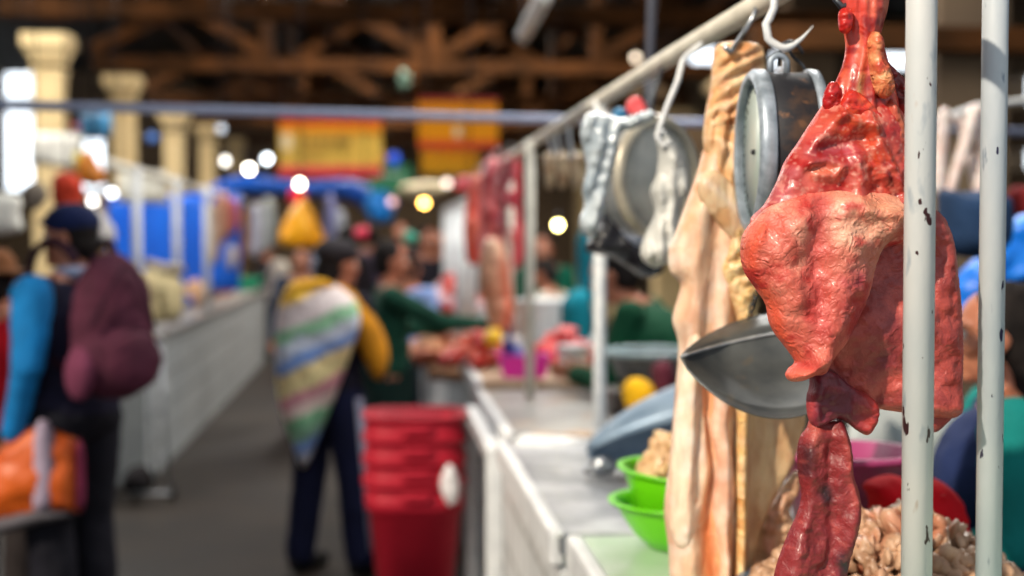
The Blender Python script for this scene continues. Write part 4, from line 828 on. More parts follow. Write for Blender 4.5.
o = slab('blue_tarpaulin', [(952, 300), (958, 275), (975, 258), (994, 242), (1008, 222), (1030, 212), (1060, 212), (1070, 290), (1030, 282), (1000, 288), (980, 300), (972, 330), (972, 375), (962, 378), (955, 345)], 3.9, .05, mat('blue_tarp', (10, 128, 232), (4, 104, 212), sc=6, rough=.4, bump=.004, bsc=14), res=6, R=14, h=lambda X, Y: .02 * J(X, Y, .05)); tag(o, 'bright blue plastic sheet draped behind the right-hand vendor', 'sheet')
o = slab('red_bag', [(1008, 190), (1026, 186), (1040, 200), (1040, 228), (1018, 226), (1008, 212)], 4.6, .05, cloth((110, 24, 26)), res=5); tag(o, 'dark red bag hanging at the right edge above the blue sheet', 'bag')
o = slab('window_lamp', [(1000, 85), (1020, 80), (1040, 78), (1040, 98), (1018, 104), (1002, 103)], 9.0, .05, M_edge, res=8) if False else None
# ------------------------------------------------------------------ people
def person(label, loc, face=0, H=1.6, joints=None, lean=0, head_yaw=0, head_pitch=0, top=(60, 60, 70), legs=(30, 30, 36), skin=None, hair='short', skirt=False, voxel=.011, name='person', wide=1.0, sleeves=True, folds=.012, hat=None, seated=False, group=None, shoes=(30, 28, 28), zoff=0, collar=None):
    """local frame: looks along +Y, +X is the person's right hand side"""
    s = H / 1.68
    P = dict(pelvis=(0, 0, .92), chest=(0, .01, 1.22), neck=(0, .0, 1.40), head=(0, .02, 1.555), shR=(.185, 0, 1.36), shL=(-.185, 0, 1.36), elR=(.235, -.03, 1.09), elL=(-.235, -.03, 1.09),
             wrR=(.24, .07, .86), wrL=(-.24, .07, .86), hipR=(.09, 0, .9), hipL=(-.09, 0, .9), knR=(.10, .03, .49), knL=(-.10, .03, .49), anR=(.10, -.02, .09), anL=(-.10, -.02, .09))
    if seated:
        dz = .38
        for k in ('pelvis', 'chest', 'neck', 'head', 'shR', 'shL', 'elR', 'elL', 'wrR', 'wrL', 'hipR', 'hipL'): P[k] = (P[k][0], P[k][1], P[k][2] - dz)
        P['knR'] = (.12, .42, .52); P['knL'] = (-.12, .42, .52); P['anR'] = (.12, .40, .09); P['anL'] = (-.12, .40, .09)
    if joints: P.update(joints)
    P = {k: Vector(v) for k, v in P.items()}
    if lean:
        q = Matrix.Rotation(math.radians(-lean), 3, 'X'); pv = P['pelvis'].copy()
        for k in ('chest', 'neck', 'head', 'shR', 'shL'): P[k] = q @ (P[k] - pv) + pv
        for k in ('elR', 'elL', 'wrR', 'wrL'):
            if not joints or k not in joints: P[k] = q @ (P[k] - pv) + pv
    P = {k: v * s for k, v in P.items()}
    root = empty(name, (loc[0], loc[1], loc[2] + zoff if len(loc) > 2 else zoff), label, 'person', group, math.radians(face))
    sk = skin or M_skin
    bm = bmesh.new(); V = Vector
    hq = Matrix.Rotation(math.radians(head_yaw), 3, 'Z') @ Matrix.Rotation(math.radians(-head_pitch), 3, 'X')
    hp = lambda x, y, z: P['head'] + hq @ (V((x, y, z)) * s)
    # head
    ell(bm, hp(0, -.008, .025), (.076 * s, .094 * s, .092 * s), hq, 20, 14); ell(bm, hp(0, .016, -.045), (.058 * s, .066 * s, .068 * s), hq, 18, 12)
    ell(bm, hp(0, .066, -.092), (.024 * s, .020 * s, .018 * s), hq); cap(bm, hp(0, .082, .010), hp(0, .101, -.026), .008 * s, .014 * s); ell(bm, hp(.013, .092, -.030), .009 * s); ell(bm, hp(-.013, .092, -.030), .009 * s)
    cap(bm, hp(-.018, .078, -.058), hp(.018, .078, -.058), .008 * s, .008 * s); cap(bm, hp(-.016, .077, -.068), hp(.016, .077, -.068), .009 * s, .009 * s)
    for e in (-1, 1):
        ell(bm, hp(e * .077, -.005, -.005), (.010 * s, .020 * s, .032 * s), hq); cap(bm, hp(e * .018, .082, .030), hp(e * .048, .072, .030), .009 * s, .008 * s); ell(bm, hp(e * .045, .06, -.02), (.024 * s, .024 * s, .024 * s))
    cap(bm, P['neck'] + V((0, -.005, -.04)) * s, P['head'] + V((0, -.015, -.05)) * s, .058 * s, .052 * s)
    up = (P['neck'] - P['pelvis']).normalized(); tq = up.to_track_quat('Z', 'Y').to_matrix()
    across = (P['shR'] - P['shL']).normalized()
    ell(bm, P['chest'], (.145 * s * wide, .10 * s * wide, .19 * s), tq); ell(bm, P['pelvis'] + V((0, 0, .02)) * s, (.15 * s * wide, .105 * s * wide, .14 * s)); ell(bm, (P['chest'] + P['pelvis']) / 2, (.13 * s * wide, .095 * s * wide, .16 * s), tq)
    cap(bm, P['shL'], P['neck'], .052 * s, .05 * s); cap(bm, P['shR'], P['neck'], .052 * s, .05 * s)
    for q in 'RL':
        sh, e, w = P['sh' + q], P['el' + q], P['wr' + q]; cap(bm, sh, e, .050 * s, .039 * s); cap(bm, e, w, .038 * s, .026 * s)
        d = (w - e).normalized(); sd_ = d.cross(V((0, 1, 0)) if abs(d.y) < .8 else V((0, 0, 1))).normalized(); nn = sd_.cross(d).normalized()
        # palm then five fingers, slightly curled
        pc = w + d * .045 * s; 
        for t in (-.024, -.008, .008, .024): cap(bm, w + sd_ * t * .6 * s, w + d * .075 * s + sd_ * t * s, .015 * s, .012 * s, 8)
        curl = nn * (-1 if q == 'R' else 1)
        for t, L_ in ((-.027, .058), (-.009, .070), (.009, .075), (.027, .066)):
            a = w + d * .08 * s + sd_ * t * s; b = a + (d * .9 + curl * .25).normalized() * L_ * .5 * s; c = b + (d * .6 + curl * .75).normalized() * L_ * .5 * s
            cap(bm, a, b, .0095 * s, .009 * s, 8); cap(bm, b, c, .009 * s, .0075 * s, 8)
        a = w + d * .03 * s + sd_ * .028 * s; b = a + (d * .5 + sd_ * .8).normalized() * .035 * s; cap(bm, a, b, .012 * s, .010 * s, 8); cap(bm, b, b + (d * .9 + sd_ * .2 + curl * .3).normalized() * .03 * s, .010 * s, .008 * s, 8)
        hi, k, an = P['hip' + q], P['kn' + q], P['an' + q]; cap(bm, hi, k, .078 * s, .052 * s); cap(bm, k, an, .05 * s, .036 * s); cap(bm, an + V((0, -.02, -.04)) * s, an + V((0, .15, -.05)) * s, .036 * s, .030 * s)
    blob('body', bm, sk, root, voxel=voxel * .75, it=2)
    # eyes
    for e in (-1, 1):
        bm = bmesh.new(); ell(bm, hp(e * .031, .074, .006), .0125 * s); eo = link('eye', bm, M_eye, root, False)
        bm = bmesh.new(); ell(bm, hp(e * .031, .0835, .006), (.006 * s, .004 * s, .006 * s), hq); link('iris', bm, M_iris, eo, False)
    # clothes
    bm = bmesh.new(); g = .018 * s
    ell(bm, P['chest'], (.150 * s * wide + g, .108 * s * wide + g, .185 * s), tq); ell(bm, (P['chest'] + P['pelvis']) / 2, (.142 * s * wide + g, .105 * s * wide + g, .17 * s), tq); ell(bm, P['pelvis'] + V((0, 0, .03)) * s, (.155 * s * wide + g, .112 * s * wide + g, .13 * s))
    for q in 'RL':
        cap(bm, P['sh' + q], P['neck'] + V((0, -.005, -.035)) * s, .058 * s + g * .5, .056 * s)
        if sleeves: cap(bm, P['sh' + q], P['el' + q], .056 * s + g * .5, .045 * s + g * .5); cap(bm, P['el' + q], P['wr' + q], .044 * s + g * .5, .036 * s + g * .3)
        else: cap(bm, P['sh' + q], P['sh' + q].lerp(P['el' + q], .1), .055 * s + g * .5, .052 * s + g * .5)
    blob('sweater', bm, cloth(top), root, voxel=voxel, it=4, disp=folds)
    if not sleeves:
        bm = bmesh.new()
        for q in 'RL': cap(bm, P['sh' + q], P['el' + q], .062 * s + g * .9, .050 * s + g * .5); cap(bm, P['el' + q], P['wr' + q], .044 * s + g * .5, .036 * s + g * .3)
        blob('shirt_sleeves', bm, cloth(collar or (20, 110, 170)), root, voxel=voxel, it=4, disp=folds)
    bm = bmesh.new()
    if skirt:
        hem = .34 * s; pz = P['pelvis']
        for k in range(14):
            a = 6.283 * k / 14; cap(bm, pz + V((.09 * math.cos(a) * wide, .06 * math.sin(a) * wide, .02)) * s, V((pz.x + .23 * s * math.cos(a), pz.y + .19 * s * math.sin(a), hem)), .07 * s, .05 * s, 8)
        cap(bm, pz, V((pz.x, pz.y, hem)), .16 * s, .18 * s)
        blob('skirt', bm, cloth(legs), root, voxel=voxel * 1.2, it=4, disp=folds)
    else:
        ell(bm, P['pelvis'] + V((0, 0, -.01)) * s, (.16 * s * wide + g * .5, .115 * s * wide + g * .5, .12 * s))
        for q in 'RL': cap(bm, P['hip' + q], P['kn' + q], .092 * s + g, .070 * s + g); cap(bm, P['kn' + q], P['an' + q] + V((0, 0, .01)) * s, .070 * s + g, .060 * s + g)
        blob('trousers', bm, cloth(legs), root, voxel=voxel, it=4, disp=folds)
    for q in 'RL':
        an = P['an' + q]; bm = bmesh.new(); cap(bm, an + V((0, -.03, -.042)) * s, an + V((0, .16, -.048)) * s, .045 * s, .040 * s); cap(bm, an, an + V((0, -.02, -.03)) * s, .045 * s, .045 * s)
        blob('shoe', bm, cloth(shoes), root, voxel=.01, it=2)
    bm = bmesh.new()
    ell(bm, hp(0, -.022, .036), (.085 * s, .092 * s, .095 * s), hq, 20, 14); ell(bm, hp(0, -.045, -.02), (.076 * s, .062 * s, .07 * s), hq, 16, 12)
    if hair == 'bun': ell(bm, hp(0, -.12, .01), (.042 * s, .04 * s, .042 * s), hq)
    if hair == 'braid':
        for e in (-1, 1):
            for k in range(7): ell(bm, hp(e * .05, -.085 - .012 * k, -.03 - .045 * k), (.02 * s, .018 * s, .028 * s), hq, 10, 8)
    if hair == 'long': cap(bm, hp(0, -.06, -.02), P['neck'] + V((0, -.08, -.12)) * s, .07 * s, .05 * s)
    blob('hair', bm, M_hair, root, voxel=.009, it=2, disp=.006, dsize=.02)
    if hat == 'cap':
        bm = bmesh.new(); ell(bm, hp(0, -.014, .058), (.092 * s, .104 * s, .070 * s), hq, 24, 14); cap(bm, hp(-.045, .085, .055), hp(.045, .085, .055), .012 * s, .012 * s)
        blob('cap', bm, cloth((20, 32, 74)), root, voxel=.007, it=3)
    if isinstance(hat, tuple):
        bm = bmesh.new(); ell(bm, hp(0, -.012, .085), (.082 * s, .09 * s, .075 * s), hq, 24, 14); ell(bm, hp(0, -.012, .055), (.15 * s, .16 * s, .012 * s), hq, 24, 10)
        blob('hat', bm, cloth(hat), root, voxel=.008, it=3)
    return root, P, s, hp
# --- man with the maroon backpack (left)
YM = 5.2; XM = floorx(73, YM)
man, P, s, hp = person('man in navy cap with maroon backpack seen from behind, carrying an orange bag', (XM, YM), face=56, H=1.63, top=(30, 28, 50), legs=(20, 20, 30), hat='cap', head_yaw=28, sleeves=False, collar=(18, 120, 188), voxel=.010, wide=1.12,
    joints=dict(wrL=(-.24, .06, .86), elL=(-.25, -.03, 1.10), wrR=(.12, .2, 1.12), elR=(.26, -.0, 1.10), shL=(-.195, 0, 1.35), shR=(.195, 0, 1.35)))
bm = bmesh.new(); ell(bm, Vector((0, -.005, 1.425)) * s, (.085 * s, .08 * s, .035 * s)); blob('collar', bm, cloth((150, 160, 190)), man, voxel=.01)
# backpack: one thing on his back
ca, sa = math.cos(math.radians(38)), math.sin(math.radians(38))
bp = empty('backpack', (XM + .235 * sa, YM - .23 * ca, 1.065), 'maroon backpack worn on the back of the man in the navy cap', 'backpack', rz=math.radians(40))
M_bp = cloth((78, 34, 52), 'backpack_cloth'); M_bp2 = cloth((104, 48, 72), 'backpack_cloth'); M_bp3 = cloth((50, 20, 38), 'backpack_cloth')
bm = bmesh.new(); ell(bm, (0.03, 0, .17), (.175, .12, .29)); ell(bm, (0.03, -.02, .03), (.185, .135, .17)); blob('main_body', bm, M_bp, bp, voxel=.012, disp=.02)
bm = bmesh.new(); ell(bm, (.05, -.11, .02), (.135, .06, .13)); blob('front_pocket', bm, M_bp, bp, voxel=.01, disp=.012)
bm = bmesh.new(); ell(bm, (-.135, -.04, -.02), (.05, .08, .11)); blob('side_pocket', bm, M_bp2, bp, voxel=.01, disp=.01)
bm = bmesh.new(); tube(bm, sm([(-.12, -.10, .16), (-.03, -.125, .34), (.03, -.11, .40), (.09, -.12, .34), (.17, -.08, .15)], .02), .006, 8); tube(bm, sm([(-.07, -.155, .10), (.05, -.175, .15), (.17, -.14, .09)], .02), .004, 8); link('zip', bm, M_bp3, bp, False)
for e in (-1, 1):
    bm = bmesh.new(); tube(bm, sm([(e * .09, .07, .42), (e * .10, .12, .47), (e * .12, .2, .50), (e * .13, .33, .45), (e * .13, .39, .30), (e * .14, .33, .10), (e * .13, .12, 0)], .02), .018, 8); link('strap', bm, M_bp3, bp, False)
# orange shopping bag in his hand
OBY = YM - .12
ob = slab('shopping_bag', [(-12, 470), (2, 446), (22, 430), (38, 421), (52, 421), (66, 428), (78, 440), (82, 460), (82, 500), (80, 512), (62, 512), (30, 520), (0, 522), (-30, 520), (-30, 500)], OBY, .10, mat('orange_bag', (200, 88, 14), (182, 74, 8), sc=8, rough=.5, bump=.004, bsc=20), res=5, R=26, h=lambda X, Y: .012 * J(X, Y, .05))
tag(ob, 'orange shopping bag with pale middle stripe carried by the man in the navy cap', 'bag')
def sub(name, pts, Y, T, m, par, **kw): return slab(name, pts, Y, T, m, par, **kw)
slab('pale_stripe', [(36, 424), (50, 423), (56, 450), (56, 490), (52, 508), (34, 510), (30, 470)], OBY - .075, .035, cloth((166, 150, 170)), ob, res=5)
slab('pale_base', [(-28, 524), (10, 512), (40, 504), (70, 508), (76, 514), (40, 524), (0, 534), (-28, 534)], OBY - .03, .07, cloth((96, 92, 98)), ob, res=5)
slab('purple_side', [(78, 440), (84, 448), (85, 500), (80, 514), (76, 500), (76, 460)], OBY - .005, .06, cloth((120, 40, 70)), ob, res=4)
link('handle', T_(sm([tuple(at(22, 432, OBY - .03)), tuple(at(30, 414, OBY)), tuple(at(38, 412, OBY)), tuple(at(54, 424, OBY - .03))], .01), .006, 8), cloth((166, 150, 170)), ob)
bp.scale = (.88, .86, .86)
# --- woman with the striped carrying cloth
YWm = 6.4; XWm = floorx(330, YWm)
wom, P, s, hp = person('woman in dark tracksuit bottoms seen from behind wearing a striped pastel carrying cloth', (XWm, YWm), face=-42, H=1.50, top=(28, 26, 40), legs=(24, 28, 58), head_yaw=-20, hair='long', wide=1.12, lean=4, joints=dict(knR=(.13, .03, .49), knL=(-.13, -.02, .49), anR=(.16, .04, .09), anL=(-.16, -.06, .09), elL=(-.2, .10, 1.12), wrL=(-.08, .26, 1.10), elR=(.2, .10, 1.12), wrR=(.08, .26, 1.10)))
bm = bmesh.new(); ell(bm, hp(0, -.015, .07), (.098, .108, .062), None, 20, 12); blob('knit_hat', bm, cloth((48, 44, 48)), wom, voxel=.009)
for e in (-1, 1):
    bm = bmesh.new(); a = P['hipR' if e > 0 else 'hipL'] + Vector((e * .108, -.01, 0)) * s; b = P['knR' if e > 0 else 'knL'] + Vector((e * .082, -.01, 0)) * s; c = P['anR' if e > 0 else 'anL'] + Vector((e * .074, 0, .05)) * s
    tube(bm, [a, b, c], [.018, .016, .014], 8); link('side_stripe', bm, cloth((168, 168, 190)), wom, False)
wl = Vector(wom.location)
def c_ag(X, Y):
    t = (Y + .42 * (X - 275) + 3 * J(X, Y, .03)) ; bands = [(226, 178, 62), (198, 184, 182), (214, 202, 200), (140, 192, 152), (190, 200, 214), (112, 146, 204), (222, 204, 148), (220, 206, 150), (206, 142, 152), (220, 200, 190), (124, 184, 140), (142, 190, 160), (118, 150, 206), (190, 196, 210), (222, 206, 120), (214, 198, 120)]
    i = np.clip(((t - 296) / 13.0), 0, len(bands) - 1).astype(int); return np.minimum(np.array(bands, float)[i] * 1.12, 250)
M_ag = mat('woven_cloth', (255, 255, 255), (226, 226, 226), sc=40, rough=.9, vc=True, bump=.003, bsc=120)
ag = slab('carrying_cloth', [(290, 284), (306, 279), (326, 281), (342, 288), (356, 302), (360, 322), (352, 350), (342, 378), (330, 410), (318, 440), (308, 464), (302, 469), (296, 456), (288, 430), (280, 405), (277, 380), (275, 350), (276, 322), (281, 300)], YWm - .22, .13, M_ag, res=4, R=34, back=.55, h=lambda X, Y: .010 * J(X, Y, .05), col=c_ag, dY=lambda X, Y: .0005 * (X - 300) + .0004 * (Y - 380))
tag(ag, 'pastel striped woven carrying cloth on the back of the woman in tracksuit bottoms', 'carrying cloth')
slab('yellow_shoulder_fold', [(284, 296), (292, 284), (308, 279), (328, 280), (334, 286), (318, 290), (302, 296), (290, 306), (282, 314)], YWm - .30, .05, cloth((226, 166, 40)), ag, res=4)
slab('yellow_side_fold', [(330, 284), (348, 288), (362, 300), (378, 322), (388, 346), (388, 366), (380, 380), (372, 376), (362, 356), (354, 334), (346, 310)], YWm - .12, .07, cloth((212, 142, 30)), ag, res=4)
# --- person in dark green sweater reaching to the stall
grn, P, s, hp = person('dark-haired person in a dark green sweater reaching an arm across to the meat stall', (floorx(388, 7.3), 7.3), face=-82, H=1.50, top=(24, 72, 56), legs=(14, 40, 36), hair='short', skirt=True, voxel=.012,
    joints=dict(elR=(.22, .26, 1.22), wrR=(.18, .52, 1.20), elL=(-.22, .16, 1.16), wrL=(-.16, .36, 1.16)))
# --- others
person('person in a light blue shirt standing behind the green-sweatered shopper', (floorx(408, 9.2), 9.2), face=-30, H=1.42, top=(150, 176, 232), legs=(40, 40, 60), voxel=.015, hair='short')
person('vendor with black hair tied in a bun leaning over in a bottle-green sweater', (floorx(690, 5.5), 5.5), face=66, H=1.62, top=(16, 74, 48), legs=(30, 30, 30), hair='bun', lean=30, voxel=.011, wide=1.3, joints=dict(pelvis=(0, -.1, .92), elR=(.22, .28, .98), wrR=(.1, .42, 1.0), elL=(-.22, .3, .98), wrL=(-.1, .45, 1.0)), head_pitch=18)
person('vendor with dark hair bending forward beyond the white pail', (floorx(563, 8.9), 8.9), face=60, H=1.40, top=(205, 196, 180), legs=(60, 50, 50), hair='short', lean=12, voxel=.015, head_pitch=20)
person('vendor in green standing in the dark behind the pale wooden post', (floorx(545, 10.5), 10.5), face=150, H=1.55, top=(10, 92, 70), legs=(40, 40, 40), voxel=.016)
rv, P, s, hp = person('dark-haired vendor in a navy knitted vest over teal at the right edge behind the posts', (floorx(1006, 2.95), 2.95), face=72, H=1.56, top=(30, 44, 86), legs=(40, 40, 50), hair='long', seated=True, voxel=.009, wide=1.25, sleeves=False, collar=(18, 128, 124), zoff=.20, joints=dict(elL=(-.25, .02, .74), wrL=(-.14, .2, .66), elR=(.25, .02, .74), wrR=(.14, .2, .66), knL=(-.12, .2, .5), knR=(.12, .2, .5), anL=(-.12, .2, .09), anR=(.12, .2, .09)))
person('shopper in brown hat and red jacket cut by the left edge', (floorx(-4, 5.6), 5.6), face=-10, H=1.44, top=(196, 20, 36), legs=(40, 34, 34), hat=(128, 82, 50), voxel=.012)
crowd = [(302, 11.0, 1.45, (50, 62, 84), 180, 'shopper in slate blue far down the aisle under the orange bag'), (346, 12.5, 1.62, (44, 38, 44), 30, 'dark-clothed shopper far down the aisle, centre'),
         (428, 11.8, 1.62, (36, 32, 40), 200, 'dark-clothed shopper beside the barred stall end'), (372, 15.0, 1.65, (70, 60, 84), 0, 'shopper in dull purple in the far crowd'), (440, 16.0, 1.6, (98, 80, 110), 160, 'shopper in mauve in the far crowd'), (400, 17.5, 1.72, (30, 30, 36), 190, 'tall dark figure in the far crowd'),
         (322, 17.0, 1.62, (110, 120, 140), 170, 'shopper in grey in the far crowd'), (266, 18.5, 1.5, (40, 36, 40), 250, 'dark-clothed figure beyond the far end of the left counter')]
for px, Y, H, c, f_, lb in crowd:
    person(lb, (floorx(px, Y), Y), face=f_, H=H, top=c, legs=(34, 32, 36), voxel=.02, folds=.01, hair='short')
# ------------------------------------------------------------------ woven red bins
Yb = 5.55
bxx = floorx(414, Yb)
M_bin = mat('red_plastic', (166, 22, 44), (150, 16, 36), sc=4, rough=.6, spec=.25)
names = ['bottom', 'second', 'third', 'top']
for k in range(4):
    z0 = .002 + .085 * k
    b = empty('bin', (bxx, Yb, z0), names[k] + ' red plastic bin of the nested stack in the aisle' if k in (0, 3) else names[k] + ' red bin from the floor in the nested stack', 'bin', 'nested red bins')
    R0, R1, h = .135, .192, .56
    def ring(r, z): return [(bxx + (abs(math.cos(t)) ** .55) * math.copysign(r, math.cos(t)), Yb + (abs(math.sin(t)) ** .55) * math.copysign(r, math.sin(t)), z) for t in [2 * math.pi * j / 40 for j in range(40)]]
    bm = bmesh.new(); prof = [(R0, 0), (R1 - .012, h - .1), (R1, h - .095), (R1 + .002, h - .045), (R1 - .004, h - .04), (R1 - .002, h), (R1 + .012, h), (R1 + .012, h + .012), (R1 - .014, h + .012), (R0 - .006 + .003, .012)]
    rings = [[bm.verts.new(p) for p in ring(r, z0 + z)] for r, z in prof]
    for a, c in zip(rings[:-1], rings[1:]):
        for j in range(40): bm.faces.new((a[j], a[(j + 1) % 40], c[(j + 1) % 40], c[j]))
    bm.faces.new(rings[0][::-1]); bm.faces.new(rings[-1]); bmesh.ops.recalc_face_normals(bm, faces=bm.faces)
    link('bin_body', bm, M_bin, b)
    bm = bmesh.new(); box(bm, (bxx, Yb - R1 - .012, z0 + h - .035), (.11, .02, .035), .006); link('grip', bm, M_bin, b)
o = slab('white_glove', [(444, 470), (450, 464), (456, 472), (460, 484), (458, 500), (450, 506), (444, 498), (440, 484)], Yb - .24, .02, cloth((226, 222, 224)), res=3, h=lambda X, Y: .006 * J(X, Y, .12)); tag(o, 'white cloth hanging on the side of the red bins', 'cloth')
o = slab('red_cloth', [(432, 428), (440, 418), (448, 414), (456, 420), (462, 430), (450, 434)], Yb - .05, .05, cloth((222, 40, 60)), res=3); o.location.z += 0; tag(o, 'small red cloth lying on top of the red bins', 'cloth')
# ------------------------------------------------------------------ left row
XLc = -1.42
def lcounter(y0, y1, label): 
    c = empty('market_counter', (XLc - .4, (y0 + y1) / 2, 0), label, 'counter', 'white market counters'); link('base', bx(XLc - .8, XLc, y0, y1, 0, .86), M_tile_side, c, smooth=False); link('worktop', bx(XLc - .82, XLc + .02, y0, y1, .86, .9, .01), M_top2, c, smooth=False)
lcounter(8.8, 12.4, 'long white counter along the left of the aisle, nearer half')
lcounter(12.45, 18.0, 'far half of the long white counter left of the aisle')
lf = empty('stall_frame', (XLc - .05, 10, .9), 'white posts and rail of the left stall in front of the blue sheet', 'stall frame')
for px, Y in ((137, 8.9), (177, 10.4), (207, 12.0)):
    x = floorx(px, Y); link('post', T_([(x, Y, .9), (x, Y, 1.95)], .028, 12), M_edge, lf)
link('top_rail', T_([(XLc - .1, 8.2, 1.93), (XLc - .1, 16, 1.93)], .03, 10), M_rail, lf)
o = slab('blue_sheet', catmull_lin([(108, 196), (240, 194), (240, 290), (108, 300)], 60), 13.2, .05, M_bluesheet, res=8, smooth=False, R=5, h=lambda X, Y: .04 * np.sin(X * .35)); tag(o, 'bright blue sheet hung behind the left stall posts', 'sheet')
o = slab('blue_canopy', [(196, 196), (240, 176), (300, 182), (352, 180), (392, 196), (396, 208), (372, 214), (346, 200), (300, 196), (250, 196)], 20.5, .4, M_bluesheet, res=6, R=8); tag(o, 'blue stall canopy far down the aisle under the yellow sign', 'canopy')
o = slab('blue_canopy', [(366, 196), (384, 190), (394, 204), (390, 222), (374, 222), (366, 210)], 18.8, .2, mat('blue_canopy_b', (20, 140, 240), rough=.5), res=4); tag(o, 'small bright blue bundle at the right end of the far canopy', 'bundle')
o = slab('white_sign_board', catmull_lin([(118, 170), (168, 172), (168, 204), (118, 203)], 30), 12.4, .03, mat('white_board', (240, 236, 220), rough=.6), res=6, smooth=False, R=2); tag(o, 'blank white board hanging above the blue sheet', 'board')
o = slab('white_sign_board', catmull_lin([(30, 132), (84, 134), (84, 170), (30, 164)], 30), 12.2, .03, mat('white_board_b', (240, 236, 224), rough=.6), res=6, smooth=False, R=2); tag(o, 'pale board hanging across the nearest cream column', 'board')
o = slab('blue_box', catmull_lin([(80, 112), (112, 112), (112, 136), (80, 138)], 30), 14.5, .2, plast((70, 160, 216)), res=5, smooth=False, R=3); tag(o, 'light blue box on the shelf between the two nearest cream columns', 'box')
# left wares
def ware(name, label, cat, pts, Y, T, c, group=None, m=None, nz=.02, res=4):
    o = slab(name, pts, Y, T, m or cloth(c), res=res, h=lambda X, Y_: nz * J(X, Y_, .08)); return tag(o, label, cat, group)
def string_up(o, top=None):
    V_ = [o.matrix_basis @ v.co for v in o.data.vertices]; t_ = max(V_, key=lambda v: v.z)
    link('string', T_([t_ - Vector((0, 0, .02)), Vector((t_.x, t_.y, top or roofz(t_.x)))], .004, 6), M_blackbag, o)
def bl(cx, cy, w, h): return [(cx + w * .5 * math.cos(t) * (1 + .12 * math.sin(3 * t + cx)), cy + h * .5 * math.sin(t) * (1 + .1 * math.cos(2 * t + cy))) for t in [2 * math.pi * k / 10 for k in range(10)]]
ware('orange_bag', 'bright orange-yellow plastic bag hanging over the aisle', 'bag', [(294, 206), (303, 198), (310, 206), (322, 232), (326, 244), (316, 249), (296, 249), (280, 242), (282, 226)], 11.5, .10, None, m=mat('yellow_orange', (255, 178, 10), (240, 150, 0), sc=5, rough=.4))
ware('red_bag', 'small red bag on top of the orange-yellow hanging bag', 'bag', bl(297, 197, 18, 20), 11.7, .05, (214, 30, 60))
ware('orange_bag', 'orange bag hanging by the nearest cream column', 'bag', [(80, 158), (88, 150), (98, 162), (106, 178), (98, 186), (84, 184), (76, 176)], 9.5, .08, None, m=mat('orange_b', (240, 140, 20), rough=.4))
ware('yellow_bag', 'yellow-green bag tucked beside the orange bag at the nearest column', 'bag', bl(78, 162, 9, 26), 9.7, .04, (220, 200, 60))
ware('red_bag', 'rusty red bag hanging above and behind the navy cap', 'bag', [(52, 180), (62, 172), (78, 176), (84, 190), (80, 212), (68, 216), (54, 206)], 7.6, .08, (196, 62, 40))
ware('white_bag', 'white plastic bag behind the navy cap', 'bag', [(82, 214), (94, 206), (108, 218), (116, 232), (112, 246), (92, 250), (78, 238)], 8.0, .08, (196, 192, 190))
ware('white_carton', 'bright pale carton at the left edge beside the navy cap', 'carton', [(-30, 196), (18, 196), (20, 214), (20, 232), (-30, 234)], 6.8, .05, (236, 234, 224), nz=0)
ware('grey_bag', 'grey bag hanging over the pale carton at the left edge', 'bag', bl(34, 196, 26, 30), 7.2, .05, (120, 110, 100))
ware('cream_fleece', 'cream fleece heaped on the left counter', 'fleece', [(122, 292), (134, 276), (152, 268), (172, 274), (184, 286), (180, 318), (150, 324), (130, 322)], 9.9, .14, (214, 196, 150), nz=.05)
ware('fur_piece', 'tan hide hanging across the second left stall post', 'hide', [(144, 258), (160, 262), (178, 264), (186, 268), (180, 276), (160, 276), (146, 268)], 9.9, .06, (160, 148, 130))
for k, (px, py, w, h, Y, c) in enumerate([(196, 293, 26, 26, 12.5, (222, 176, 140)), (212, 287, 20, 26, 13.9, (224, 184, 164)), (206, 291, 26, 24, 13.4, (204, 144, 112)), (226, 285, 18, 22, 15.0, (226, 130, 118)), (182, 301, 24, 14, 11.5, (40, 90, 190)), (166, 306, 24, 16, 10.9, (226, 216, 200))]):
    ware('wrapped_cut', ['tan', 'pinkish tan', 'brown', 'red-pink', 'blue-wrapped', 'white-wrapped'][k] + ' cut lying on the left counter', 'meat cut', bl(px, py, w, h), Y, .08, c, 'wares on the left counter')
o = bowl('teal green bowl on the left counter', (floorx(247, 17.0), 17.0, .902), .19, .12, .14, plast((20, 186, 140))); 
for k, (px, y0, y1, w, Y, c) in enumerate([(222, 195, 240, 16, 12.6, (212, 150, 124)), (232, 200, 232, 12, 12.9, (206, 96, 110)), (214, 205, 262, 12, 12.2, (196, 170, 150)), (242, 210, 262, 10, 13.4, (182, 120, 60)), (256, 205, 255, 13, 13.8, (196, 196, 204)), (268, 200, 250, 14, 14.4, (170, 176, 172)), (232, 246, 268, 10, 12.4, (220, 206, 190)), (278, 262, 300, 24, 13.6, (206, 196, 182)), (340, 210, 250, 10, 14.5, (180, 186, 196)), (330, 196, 240, 12, 15.5, (120, 124, 170))]):
    o = strip('hanging_bundle', [(px, y0, w * .6), (px + 1, (y0 + y1) / 2, w), (px - 1, y1, w * .7)], Y, .08, cloth(c), res=4); tag(o, ['flesh-pink', 'deep pink', 'pale tan', 'ochre', 'light grey', 'grey-green', 'small cream', 'white cone-like', 'pale blue-grey', 'lilac'][k] + ' bundle hanging in the far left stalls', 'bundle', 'bundles hanging in the far left stalls')
